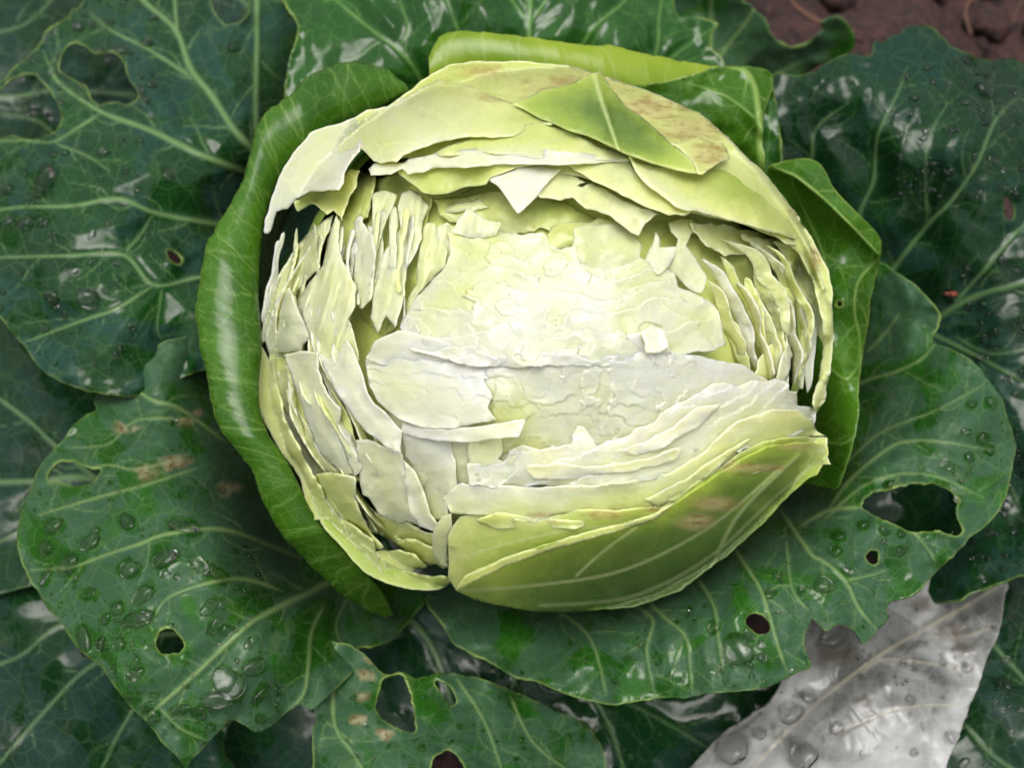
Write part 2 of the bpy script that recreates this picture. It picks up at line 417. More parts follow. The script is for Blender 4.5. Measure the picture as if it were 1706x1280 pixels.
def wet_spot(L, x, y, rad, stretch, spin):
    if 'wet' not in L: return
    d = L['P'] - (x, y); c, s = math.cos(-spin), math.sin(-spin)
    m = (np.abs(d) < rad * stretch * 1.3).all(1); d = d[m]
    u = (d[:, 0] * c - d[:, 1] * s) / stretch; v = d[:, 0] * s + d[:, 1] * c
    L['wet'][m] = np.maximum(L['wet'][m], np.clip((rad * 1.15 - np.hypot(u, v)) / 2.5 + .5, 0, 1))
def write_wet():
    for L in LEAVES.values():
        if 'wet' in L:
            at = L['o'].data.attributes.new('wet', 'FLOAT', 'POINT'); at.data.foreach_set('value', L['wet'].astype(np.float32))
def frame(n, spin):
    n = n / np.linalg.norm(n); a = np.array([math.cos(spin), math.sin(spin), 0]); a = a - n * (a @ n); a /= np.linalg.norm(a)
    return a, np.cross(n, a), n
def surf(L, x, y):
    i = np.argmin((L['P'][:, 0] - x) ** 2 + (L['P'][:, 1] - y) ** 2); return L['W'][i], L['N'][i]
def px_size(p): return np.dot(p - EYE, FWD) / FPX
def add_drop(L, x, y, rad, stretch=1.0, spin=0.0, k=0):
    p, n = surf(L, x, y); a, b, n = frame(n, spin); r = rad * px_size(p); wet_spot(L, x, y, rad, stretch, -spin)
    o = bpy.data.objects.new('water_drop', DMESH[k % len(DMESH)])
    p = p + n * (r * .02)
    o.matrix_basis = Matrix(((a[0] * r * stretch, b[0] * r, n[0] * r, p[0]), (a[1] * r * stretch, b[1] * r, n[1] * r, p[1]), (a[2] * r * stretch, b[2] * r, n[2] * r, p[2]), (0, 0, 0, 1)))
    m = o.matrix_basis.copy(); sc.collection.objects.link(o); o.parent = L['o']
    o.matrix_parent_inverse = world_of(L['o']).inverted(); o.matrix_basis = m
def scatter(L, n, box, rlo, rhi, seed, name='dew', big=0, clear=6):
    """small drops joined in one piece of dew, the 'big' largest each its own drop"""
    r = np.random.default_rng(seed); P = []; T = []; o = 0; c = 0; tries = 0; sizes = []
    while c < n and tries < n * 30:
        tries += 1; x = r.uniform(box[0], box[2]); y = r.uniform(box[1], box[3])
        i = np.argmin((L['P'][:, 0] - x) ** 2 + (L['P'][:, 1] - y) ** 2)
        if np.hypot(*(L['P'][i] - (x, y))) > 3 or L['de'][i] < clear: continue
        if fbm(np.array([x / 60 + seed]), np.array([y / 60.]), 2)[0] + r.uniform(-.5, .5) < -.05: continue
        rad = rlo + (rhi - rlo) * r.random() ** 3; sizes.append((rad, x, y, r.uniform(1, 1.7), r.uniform(0, 6.28), r.integers(0, 6))); c += 1
    sizes.sort(key=lambda q: -q[0])
    for q in sizes[:big]: add_drop(L, q[1], q[2], q[0], q[3], q[4], q[5])
    for rad, x, y, st, sp, k in sizes[big:]:
        wet_spot(L, x, y, rad, st, -sp)
        p, nn = surf(L, x, y); a, b, nn = frame(nn, sp); rr = rad * px_size(p); dp, dt = SMALL[k]
        P.append(p + (dp[:, :1] * a * st + dp[:, 1:2] * b + dp[:, 2:] * nn) * rr); T.append(dt + o); o += len(dp)
    if P:
        me = raw_mesh(name, np.concatenate(P), np.concatenate(T)); me.materials.append(M['water'])
        ob = link(bpy.data.objects.new(name, me), L['o']); ob['kind'] = 'stuff'

def roll(name, mat, A, B, zc, parent, bulge=1.0, a0=-.45, a1=1.0, tail=.05, N=150, K=30, seed=1, label=None, cross=26, th=.0008, tone=None, ribs=(), jag=0.0):
    """a leaf margin rolled outwards: A outer edge, B inner edge (pixels, same direction), zc heights along it"""
    def rs(E):
        L = smooth_loop(E, 3, False); d = np.r_[0, np.cumsum(np.hypot(*np.diff(L, axis=0).T))]; q = np.linspace(0, d[-1], N)
        return np.stack([np.interp(q, d, L[:, 0]), np.interp(q, d, L[:, 1])], 1), d[-1]
    a, la = rs(A); b, lb = rs(B); t = np.linspace(0, 1, N)
    nrm = (a - b) / (np.hypot(*(a - b).T)[:, None] + 1e-6)
    a = a + nrm * (jag * fbm(t * la / 13, t * 0 + seed, 3))[:, None]
    z = np.interp(t, np.linspace(0, 1, len(zc)), zc); c = (a + b) / 2
    C = at_height(c, z); dep = ((C - EYE) @ FWD)
    PA = EYE + rays(a) * dep[:, None]; PB = EYE + rays(b) * dep[:, None]
    half = (PA - PB) / 2; hl = np.linalg.norm(half, axis=1)
    tow = EYE - C; tow -= half * ((tow * half).sum(1) / (hl ** 2 + 1e-12))[:, None]; tow /= np.linalg.norm(tow, axis=1)[:, None]
    rows = []; U = []; ph = np.concatenate([np.linspace(a0, a1, K)]) * math.pi; s = t * la
    for p in ph:
        w = 1 + .035 * fbm(s / 70 + seed, np.full(N, p * .8), 2)
        rows.append(C + half * (np.cos(p) * (w * (1 if p > 0 else .92)))[:, None] + tow * (hl * bulge * math.sin(p) * w * (.75 if p < 0 else 1))[:, None]); U.append(np.stack([s, np.full(N, p * np.mean(hl) * FPX / .38)], 1))
    last = rows[-1]
    for j in range(1, 9):
        k = j / 8; rows.append(last - tow * (tail * k) + half / hl[:, None] * (.004 * math.sin(k * 3) )); U.append(U[K - 1] + np.array([0, tail * k * FPX / .38]))
    R = np.stack(rows); Uv = np.stack(U); nr = len(R)
    idx = np.arange(nr * N).reshape(nr, N)
    Q = np.stack([idx[:-1, :-1], idx[1:, :-1], idx[1:, 1:], idx[:-1, 1:]], -1).reshape(-1, 4)
    F = np.concatenate([Q[:, [0, 1, 2]], Q[:, [0, 2, 3]]]); P = R.reshape(-1, 3); uv = Uv.reshape(-1, 2)
    F = face_up(P, F)
    r = np.random.default_rng(seed); vein = np.zeros(nr * N); pos = 10.0
    while pos < la:
        sl = r.uniform(-.6, .45); wv = r.uniform(1.2, 2.6); x = pos + sl * uv[:, 1] + 6 * fbm(uv[:, 1] / 30 + pos, uv[:, 1] * 0 + seed, 2)
        vein = np.maximum(vein, np.clip(1.2 - np.abs(uv[:, 0] - x) / wv, 0, 1) * r.uniform(.2, .55)); pos += r.uniform(cross * .6, cross * 1.5)
    for t0, t1, wv in ribs:
        fr = np.clip(uv[:, 0] / la, 0, 1); x = t0 * la + (t1 - t0) * la * (np.repeat(np.arange(nr), N) / nr)
        vein = np.maximum(vein, np.clip(1.3 - np.abs(uv[:, 0] - x) / wv, 0, 1))
    edge = np.zeros((nr, N)); edge[:K] = (np.clip(1 - np.abs(ph / math.pi - .02) / .14, 0, 1) * .55)[:, None] * np.clip(.6 + fbm(s / 60, s * 0 + seed, 2), 0, 1)[None]; edge[0] = 1; edge[:, 0] = edge[:, -1] = .8
    me = raw_mesh(name, P, F, uv / 1000, {'vein': vein, 'edge': edge.ravel(), 'brown': np.zeros(nr * N)}); me.materials.append(M[mat])
    o = link(bpy.data.objects.new(name, me), parent); thick(o, th)
    if label: o['label'] = label
    m = (np.repeat(np.arange(nr), N) < K)
    LEAVES[o.name] = dict(o=o, P=uv, W=P, N=vnormals(P, F), de=np.full(len(P), 50.))
    return LEAVES[o.name]

CB = [.25]
def shard(parent, outline, s, tone, jag=2.5, rip=.010, lift=.0, step=3.2, seed=1, brown=(), veins=(), smooth=False, th=.00045, ang=0.0, an=1.0, name='head_leaf', label=None, wrinkle=42, dome=.004, tilt=None, smooth_tone=False, curl=.022, cb=None, rim=1.0, terr=None):
    ol = smooth_loop(outline, step) if smooth else line_loop(outline, step)
    ol = jagged(ol, jag * 1.6, 46, seed * 2.1); ol = jagged(ol, jag * .7, 12, seed * 1.37)
    P, T = triangulate(ol, [], step, seed)
    S = np.full(len(P), float(s)) if np.isscalar(s) else (s(P) if callable(s) else tps(s)(P))
    if tilt is not None:      # one margin stands proud, the opposite one is tucked in
        pr = P @ np.array([math.cos(tilt[0]), math.sin(tilt[0])]); S = S + tilt[1] + tilt[2] * ((pr - pr.min()) / (np.ptp(pr) + 1e-6))
    de, _ = seg_dist(P, ol[::2], np.roll(ol, -2, 0)[::2])
    ca, sa = math.cos(ang), math.sin(ang); x = (P[:, 0] * ca + P[:, 1] * sa) / (wrinkle * an); y = (-P[:, 0] * sa + P[:, 1] * ca) / wrinkle
    S = S + rip * fbm(x + seed * 3.3, y + seed, 3) + lift * np.exp(-de / 9) * (.6 + fbm(P[:, 0] / 22 + seed, P[:, 1] / 22, 2)) + curl * np.exp(-de / 15) * (fbm(P[:, 0] / 52 + seed * 1.9, P[:, 1] / 52, 2) - (CB[0] if cb is None else cb))
    S = S + dome * (1 - np.exp(-de / 28)) - dome
    tq = 0
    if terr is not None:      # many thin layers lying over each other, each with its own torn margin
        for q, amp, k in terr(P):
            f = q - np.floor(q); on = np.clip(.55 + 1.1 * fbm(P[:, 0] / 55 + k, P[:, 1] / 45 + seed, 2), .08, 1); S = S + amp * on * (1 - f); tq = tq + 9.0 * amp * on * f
    vein = np.zeros(len(P))
    for pts, w0, w1 in veins:
        L = smooth_loop(pts, 6, False); d, i = seg_dist(P, L[:-1], L[1:]); ww = w0 + (w1 - w0) * i / max(1, len(L) - 2)
        vein = np.maximum(vein, np.clip(1.3 - d / (ww * .5 + 1), 0, 1)); S = S + .010 * np.exp(-(d / (ww + 2)) ** 2) * (w0 > 5)
    W = at_shell(P, S); T = face_up(W, T)
    tn = (np.full(len(P), float(tone)) if np.isscalar(tone) else tps(tone)(P))
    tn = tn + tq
    tn = tn + (0 if smooth_tone else .10) * (1 - np.exp(-de / 22)) - (0 if smooth_tone else .05)
    bb = np.zeros(len(P))
    for bx, by, rx, ry in brown: bb = np.maximum(bb, np.clip(1.25 - np.hypot((P[:, 0] - bx) / rx, (P[:, 1] - by) / ry), 0, 1))
    me = raw_mesh(name, W, T, P / 1000, {'tone': tn, 'vein': vein, 'edge': rim * np.clip(1 - de / 4, 0, 1), 'brown': bb}); me.materials.append(M['pale'])
    o = link(bpy.data.objects.new(name, me), parent); thick(o, th)
    if label: o['label'] = label
    return dict(o=o, P=P, W=W, N=vnormals(W, T), de=de)

# ------------------------------------------------------------------ ground
def ground():
    n = 260; r = 3.0; t = np.linspace(-1, 1, n); g = np.sign(t) * np.abs(t) ** 2.4 * r
    X, Y = np.meshgrid(g, g + .2); Z = .018 * fbm(X * 9, Y * 9, 4) + .012 * fbm(X * 45, Y * 45, 3) - .012
    i = np.arange(n * n).reshape(n, n)
    Q = np.stack([i[:-1, :-1], i[:-1, 1:], i[1:, 1:], i[1:, :-1]], -1).reshape(-1, 4)
    me = raw_mesh('soil', np.stack([X, Y, Z], -1).reshape(-1, 3), Q); me.materials.append(M['soil'])
    o = link(bpy.data.objects.new('soil', me)); o['kind'] = 'structure'
    r_ = np.random.default_rng(5); P = []; T = []; k = 0
    base, bt = drop_mesh(9, .9, 10, 6)
    for _ in range(1500):
        x, y = r_.uniform(-.5, .75), r_.uniform(-.3, .75); s = .003 + .018 * r_.random() ** 3
        q = base * s * r_.uniform(.6, 1.2, (1, 3)); q[:, 2] = np.abs(q[:, 2]) * .8
        q = q * (1 + .35 * fbm(base[:, :1] * 1.7 + x * 90, base[:, 1:2] * 1.7 + y * 70, 2))
        z = .018 * fbm(np.array([x * 9]), np.array([y * 9 - 1.8]), 4)[0] - .014
        z = float(.018 * fbm(np.array([x * 9]), np.array([y * 9]), 4)[0] + .012 * fbm(np.array([x * 45]), np.array([y * 45]), 3)[0] - .013)
        P.append(q + [x, y, z]); T.append(bt + k); k += len(q)
    me = raw_mesh('soil_clods', np.concatenate(P), np.concatenate(T)); me.materials.append(M['soil'])
    o = link(bpy.data.objects.new('soil_clods', me)); o['kind'] = 'stuff'
    P = []; T = []; k = 0
    for _ in range(150):
        x, y = r_.uniform(.02, .75), r_.uniform(.25, .75); a = r_.uniform(0, 3.14); L = r_.uniform(.015, .05); w_ = r_.uniform(.0006, .0016)
        d = np.array([math.cos(a), math.sin(a), 0]); s = np.array([-d[1], d[0], 0]); c0 = np.array([x, y, .012 + .012 * r_.random()])
        for j in range(7):
            u = j / 6 - .5; c = c0 + d * L * u + s * .15 * L * math.cos(u * 3) + [0, 0, r_.uniform(-.001, .001)]
            for m_ in range(5):
                b = 6.283 * m_ / 5; P.append(c + s * w_ * math.cos(b) + np.array([0, 0, w_ * math.sin(b)]))
        for j in range(6):
            for m_ in range(5):
                p, q = k + j * 5 + m_, k + j * 5 + (m_ + 1) % 5; T += [(p, q, q + 5), (p, q + 5, p + 5)]
        k += 35
    me = raw_mesh('straw_bits', np.array(P), np.array(T)); me.materials.append(M['straw'])
    o = link(bpy.data.objects.new('straw_bits', me)); o['kind'] = 'stuff'
ground()

def stalk(parent, x, y, top, rad=.02, lean=(0, 0)):
    P = []; T = []; n, h = 14, 10
    for j in range(h + 1):
        u = j / h; rr = rad * (1.15 - .35 * u + .12 * math.sin(u * 17))
        for i in range(n):
            a = 6.283 * i / n; P.append((x + lean[0] * u + rr * math.cos(a) * (1 + .1 * math.sin(3 * a + j)), y + lean[1] * u + rr * math.sin(a), -.03 + (top + .03) * u))
    for j in range(h):
        for i in range(n):
            a, b = j * n + i, j * n + (i + 1) % n; T += [(a, b, b + n), (a, b + n, a + n)]
    me = raw_mesh('stalk', np.array(P), np.array(T)); me.materials.append(M['stalk']); link(bpy.data.objects.new('stalk', me), parent)

# ------------------------------------------------------------------ the cabbage
cab = empty('cabbage', (HC[0], HC[1], 0), 'big split cabbage with torn pale head ringed by wet dark green leaves', 'cabbage')
stalk(cab, HC[0], HC[1], .10)

# -- low leaves underneath, seen at the left border and in the gaps
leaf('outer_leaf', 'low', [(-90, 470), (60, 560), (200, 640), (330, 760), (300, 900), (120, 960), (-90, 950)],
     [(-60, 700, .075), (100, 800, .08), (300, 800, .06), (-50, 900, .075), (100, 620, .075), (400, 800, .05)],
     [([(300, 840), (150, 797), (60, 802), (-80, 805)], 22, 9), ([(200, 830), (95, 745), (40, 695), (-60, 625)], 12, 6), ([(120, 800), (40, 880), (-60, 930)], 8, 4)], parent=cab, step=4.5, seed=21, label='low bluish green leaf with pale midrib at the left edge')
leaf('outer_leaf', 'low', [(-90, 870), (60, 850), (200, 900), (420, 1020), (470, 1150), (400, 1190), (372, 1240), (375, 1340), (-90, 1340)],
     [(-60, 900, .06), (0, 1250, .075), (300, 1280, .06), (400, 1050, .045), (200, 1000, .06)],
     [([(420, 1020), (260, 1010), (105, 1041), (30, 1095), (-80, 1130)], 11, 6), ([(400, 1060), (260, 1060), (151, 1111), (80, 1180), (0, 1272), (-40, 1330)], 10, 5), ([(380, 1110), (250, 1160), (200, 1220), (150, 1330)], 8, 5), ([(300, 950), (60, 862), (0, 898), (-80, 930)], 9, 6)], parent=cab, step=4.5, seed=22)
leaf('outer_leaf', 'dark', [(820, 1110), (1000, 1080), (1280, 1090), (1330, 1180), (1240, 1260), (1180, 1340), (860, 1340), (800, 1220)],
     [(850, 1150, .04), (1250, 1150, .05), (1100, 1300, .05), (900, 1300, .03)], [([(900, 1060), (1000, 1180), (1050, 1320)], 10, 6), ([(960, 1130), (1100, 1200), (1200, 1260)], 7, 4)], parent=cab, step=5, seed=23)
leaf('outer_leaf', 'dark', [(420, 880), (700, 850), (1000, 900), (1150, 960), (1000, 1120), (860, 1200), (700, 1230), (640, 1340), (330, 1350), (340, 1160), (400, 1000)], [(420, 950, .05), (1100, 950, .04), (700, 1230, .045), (700, 1000, .055), (560, 1240, .035), (400, 1300, .02)], [([(640, 900), (660, 1000), (720, 1080), (760, 1200)], 16, 8), ([(560, 900), (560, 1000), (545, 1060), (560, 1200)], 13, 7), ([(900, 920), (880, 1040), (850, 1160)], 10, 6)], parent=cab, step=5, seed=25)  # added dark leaf; its lower left reach stands in for shade over the soil
# bottom middle, eaten through
l3 = leaf('outer_leaf', 'blue', [(470, 1060), (560, 1070), (600, 1085), (640, 1122), (669, 1120), (697, 1131), (730, 1122), (790, 1128), (850, 1150), (920, 1180), (985, 1215), (1010, 1290), (960, 1350), (530, 1350), (522, 1285), (521, 1220), (528, 1190), (505, 1170), (440, 1150)],
     [(540, 1230, .125), (760, 1300, .125), (960, 1260, .09), (700, 1150, .115), (590, 1090, .12), (500, 1100, .115), (560, 1340, .13)],
     [([(560, 1070), (556, 1200), (590, 1260), (640, 1340)], 9, 5), ([(760, 1130), (810, 1210), (850, 1330)], 7, 4), ([(590, 1240), (540, 1200)], 5, 3), ([(850, 1160), (890, 1240), (970, 1300)], 6, 3)],
     holes=[[(640, 1131), (669, 1126), (681, 1147), (687, 1168), (692, 1196), (690, 1220), (665, 1215), (643, 1203), (629, 1185), (628, 1166)], [(726, 1138), (746, 1141), (760, 1168), (753, 1176), (741, 1166)],
            [(722, 1268), (745, 1252), (762, 1262), (775, 1290), (720, 1300)]],
     parent=cab, seed=24, brown=[(612, 1125, 22), (604, 1160, 20), (600, 1200, 22), (640, 1225, 22), (618, 1100, 20), (655, 1120, 14)], label='ragged leaf with a brown edged hole')
scatter(l3, 40, (525, 1130, 900, 1280), 2, 6, 4, big=12)

# -- right big dark leaf
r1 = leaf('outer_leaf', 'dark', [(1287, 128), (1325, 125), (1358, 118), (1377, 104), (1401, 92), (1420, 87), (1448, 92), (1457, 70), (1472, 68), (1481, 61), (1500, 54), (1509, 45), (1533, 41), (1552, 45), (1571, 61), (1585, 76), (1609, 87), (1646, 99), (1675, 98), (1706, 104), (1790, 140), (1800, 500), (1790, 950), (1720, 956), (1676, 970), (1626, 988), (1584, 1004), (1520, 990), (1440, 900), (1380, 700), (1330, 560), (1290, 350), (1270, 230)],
     [(1290, 150, .165), (1330, 400, .12), (1450, 120, .178), (1540, 50, .165), (1700, 110, .165), (1600, 250, .172), (1500, 300, .155), (1480, 460, .115), (1650, 450, .135), (1760, 300, .15), (1570, 530, .11), (1700, 700, .105), (1600, 950, .09), (1520, 850, .05), (1420, 700, .08), (1780, 900, .09)],
     [([(1500, 580), (1571, 524), (1632, 491), (1703, 472), (1790, 440)], 18, 8), ([(1585, 510), (1637, 453), (1698, 383), (1780, 320)], 9, 5), ([(1440, 520), (1490, 446), (1547, 373), (1585, 335), (1627, 274), (1660, 198), (1703, 155)], 13, 5),
      ([(1420, 420), (1434, 350), (1455, 302), (1462, 227), (1495, 156), (1512, 110)], 10, 4), ([(1545, 376), (1542, 264), (1557, 208), (1585, 165)], 5, 3), ([(1345, 330), (1353, 255), (1360, 213), (1415, 170)], 6, 3), ([(1540, 550), (1623, 591), (1704, 636)], 9, 6), ([(1590, 560), (1660, 590), (1760, 560)], 5, 3), ([(1620, 600), (1650, 720), (1700, 850)], 6, 3)],
     holes=[[(1675, 328), (1688, 345), (1689, 362), (1680, 366), (1672, 345)]], parent=cab, seed=31, quilt=.003, wob=.005, label='large dark leaf with drooping top edge at the right')
scatter(r1, 160, (1480, 90, 1705, 330), 2, 7, 7, big=30); scatter(r1, 170, (1580, 420, 1705, 960), 2.2, 8, 8, big=36)
add_drop(r1, 1640, 150, 15, 1.5, .1, 2); add_drop(r1, 1676, 843, 11, 1, 0, 0); add_drop(r1, 1686, 884, 13, 1, 0, 3); add_drop(r1, 1637, 968, 8, 1, 0, 1); add_drop(r1, 1668, 950, 7, 1, 0, 1)

# -- top leaf behind the head
t1 = leaf('outer_leaf', 'gloss', [(600, 330), (500, 240), (470, 190), (473, 165), (476, 141), (483, 95), (497, 46), (510, -50), (1100, -50), (1122, 0), (1131, 24), (1164, 28), (1195, 40), (1186, 57), (1188, 80), (1207, 104), (1270, 220), (1100, 330), (800, 360)],
     [(480, 160, .165), (510, -40, .175), (700, -40, .19), (900, -40, .185), (1120, 0, .17), (1200, 60, .16), (700, 100, .17), (900, 60, .175), (1050, 70, .17), (900, 250, .11), (600, 260, .13), (1200, 200, .13)],
     [([(880, 300), (880, 120), (882, 50), (884, -40)], 16, 8), ([(883, 40), (850, -5), (830, -40)], 7, 4), ([(882, 40), (912, -5), (930, -40)], 7, 4), ([(760, 260), (698, 127), (663, 83), (624, 53), (561, 0), (530, -40)], 10, 4), ([(663, 80), (680, 46), (668, 8), (655, -40)], 5, 3), ([(800, 180), (761, 46), (744, 0), (735, -40)], 7, 4), ([(940, 180), (976, 64), (1042, 0), (1070, -40)], 8, 4), ([(1060, 200), (1094, 85), (1098, 28), (1110, -40)], 7, 4), ([(1090, 130), (1127, 90), (1193, 42)], 6, 3)],
     parent=cab, seed=41, quilt=.0035, label='bright glossy green leaf behind the head')
leaf('wrapper_leaf', 'gloss', [(1268, 180), (1287, 150), (1298, 200), (1302, 260), (1300, 310), (1268, 320), (1258, 250)], [(1268, 180, .17), (1300, 200, .17), (1300, 300, .16), (1260, 300, .15)], [([(1270, 320), (1280, 240), (1285, 160)], 4, 2)], parent=cab, seed=43, step=4)

leaf('outer_leaf', 'low', [(180, -120), (420, -140), (640, -80), (700, 60), (600, 200), (440, 160), (260, 80)], [(200, -100, .05), (640, -60, .05), (600, 180, .06), (400, 60, .07)], [([(640, 160), (480, 60), (330, -60)], 10, 5)], parent=cab, step=5, seed=26)
# -- left big leaf with chewed holes
l1 = leaf('outer_leaf', 'left', [(540, -70), (530, 120), (560, 240), (600, 420), (520, 580), (330, 620), (240, 660), (155, 654), (134, 649), (113, 642), (88, 629), (63, 610), (39, 575), (14, 550), (0, 529), (-60, 470), (-80, 300), (-80, 160), (-30, 150), (7, 130), (21, 113), (46, 92), (67, 70), (81, 46), (113, 26), (120, 14), (135, 4), (160, -60), (300, -80)],
     [(440, 260, .135), (460, 0, .142), (530, 0, .12), (530, 150, .105), (430, 500, .125), (500, 300, .07), (490, 420, .06), (580, 450, .04), (300, 120, .155), (150, 200, .16), (-50, 300, .135), (100, 20, .15), (50, 420, .158), (150, 560, .155), (150, 650, .14), (0, 530, .14), (300, 350, .15), (300, 600, .135), (300, -60, .15)],
     [([(455, 275), (418, 245), (387, 211), (352, 158), (317, 113), (292, 49), (239, 0), (200, -50)], 19, 8), ([(296, 60), (291, 0), (292, -60)], 7, 5), ([(320, 128), (246, 81), (190, 53), (162, 32), (150, 20)], 9, 4),
      ([(470, 305), (408, 285), (334, 257), (246, 215), (169, 186), (102, 141), (84, 112), (72, 84)], 17, 6), ([(169, 188), (130, 212), (88, 236), (40, 234), (-40, 236)], 7, 4), ([(90, 238), (150, 262), (185, 288)], 6, 3),
      ([(450, 385), (362, 373), (260, 355), (197, 331), (120, 343), (35, 345), (-50, 356)], 13, 5), ([(427, -50), (428, 60), (427, 211), (440, 270)], 10, 12), ([(430, 455), (331, 462), (257, 475), (204, 424), (110, 426), (-40, 430)], 9, 4), ([(257, 475), (193, 515), (141, 533), (39, 571)], 8, 4), ([(255, 357), (235, 390), (206, 424)], 5, 4), ([(270, 480), (262, 550), (275, 566)], 5, 3)],
     holes=[[(99, 104), (106, 84), (123, 70), (141, 76), (158, 88), (190, 88), (207, 105), (211, 127), (225, 144), (227, 162), (211, 172), (190, 169), (165, 172), (151, 162), (144, 144), (120, 128), (101, 116)],
            [(-30, 150), (0, 148), (14, 134), (39, 123), (60, 128), (81, 148), (95, 169), (102, 190), (95, 211), (77, 225), (46, 231), (18, 225), (-30, 227)],
            [(350, -40), (353, 5), (358, 20), (373, 36), (394, 38), (408, 25), (414, 0), (416, -40)], [(278, 418), (288, 417), (298, 426), (302, 436), (292, 439), (281, 430)]],
     parent=cab, seed=51, quilt=.003, wob=.004, label='broad dark leaf with two large chewed holes at the upper left')
scatter(l1, 110, (10, 0, 260, 180), 1.8, 6.5, 5, big=30, clear=2); scatter(l1, 130, (0, 230, 240, 640), 1.8, 6, 6, big=26)
for d in [(45, 373, 14, 1, 0, 0), (72, 373, 8, 1.4, .2, 1), (147, 497, 19, 1, 0, 2), (91, 500, 10, 1.6, 1.5, 1), (75, 305, 22, 1.5, .5, 4), (174, 255, 9, 1, 0, 0), (91, 258, 8, 1, 1, 3), (13, 315, 10, 1.3, .4, 1), (15, 370, 11, 1.2, 1, 2), (202, 84, 10, 1, 0, 0), (130, 45, 11, 1.2, .2, 5), (245, 72, 9, 1.3, 1.2, 1), (90, 118, 8, 1, 0, 0), (390, 80, 9, 1.4, 1.2, 2), (280, 290, 10, 1.3, 2, 1), (108, 255, 7, 1, 0, 3), (50, 341, 9, 1.4, 0, 4)]: add_drop(l1, *d)

# -- lower left leaf, pale bloom and many drops
l2 = leaf('outer_leaf', 'blue', [(380, 540), (325, 556), (302, 562), (274, 568), (260, 578), (243, 596), (218, 605), (190, 624), (165, 649), (158, 666), (160, 682), (144, 691), (123, 708), (105, 733), (77, 761), (60, 789), (53, 810), (35, 856), (28, 897), (32, 925), (46, 960), (63, 988), (81, 1016), (102, 1037), (120, 1069), (148, 1097), (169, 1115), (190, 1143), (214, 1175), (243, 1203), (271, 1238), (299, 1266), (309, 1282), (318, 1272), (338, 1249), (366, 1220), (383, 1201), (401, 1206), (426, 1220), (454, 1210), (482, 1185), (503, 1176), (520, 1182), (560, 1150), (596, 1110), (590, 1085), (660, 1060), (720, 960), (640, 860), (500, 700), (430, 600)],
     [(330, 560, .13), (165, 650, .125), (60, 800, .135), (30, 910, .135), (120, 1070, .15), (300, 1270, .14), (240, 640, .14), (250, 780, .15), (200, 920, .165), (300, 1050, .168), (400, 1150, .155), (500, 1170, .135), (590, 1090, .115), (385, 890, .15), (425, 978, .148), (495, 1035, .138), (340, 760, .13), (300, 660, .132), (440, 860, .095), (500, 960, .09), (570, 1030, .09), (640, 920, .055), (420, 680, .075), (700, 980, .05), (360, 600, .11)],
     [([(640, 920), (520, 985), (457, 1016), (415, 1041), (362, 1090), (317, 1132), (264, 1178), (235, 1208)], 17, 6), ([(500, 930), (387, 886), (327, 883), (267, 893), (232, 907), (176, 925), (120, 945), (50, 950)], 11, 4), ([(470, 985), (415, 967), (373, 967), (317, 981), (274, 1002), (250, 1040)], 9, 4), ([(540, 1010), (519, 1055), (514, 1111), (506, 1157), (480, 1187)], 9, 6), ([(200, 624), (246, 663), (302, 682), (380, 740)], 6, 9), ([(130, 790), (179, 775), (225, 782), (300, 765)], 5, 6), ([(330, 700), (230, 700), (180, 740), (110, 745)], 6, 3), ([(60, 860), (160, 830), (246, 807), (330, 780)], 4, 7), ([(600, 960), (560, 1040), (575, 1080)], 6, 4), ([(264, 1178), (300, 1215), (345, 1235)], 5, 3), ([(250, 1040), (256, 1058)], 5, 4)],
     holes=[[(260, 1066), (267, 1053), (281, 1049), (295, 1057), (306, 1073), (302, 1085), (285, 1090), (267, 1088), (260, 1077)], [(79, 800), (91, 777), (116, 769), (141, 779), (166, 782), (164, 792), (148, 806), (130, 812), (105, 804)]],
     parent=cab, seed=61, quilt=.0028, wob=.004, groove=.0014, brown=[(203, 714, 22), (225, 712, 14), (308, 702, 20), (288, 772, 30), (245, 786, 34), (300, 768, 24), (380, 812, 30), (330, 690, 16)], label='lower left leaf coated in large raindrops with brown scars')
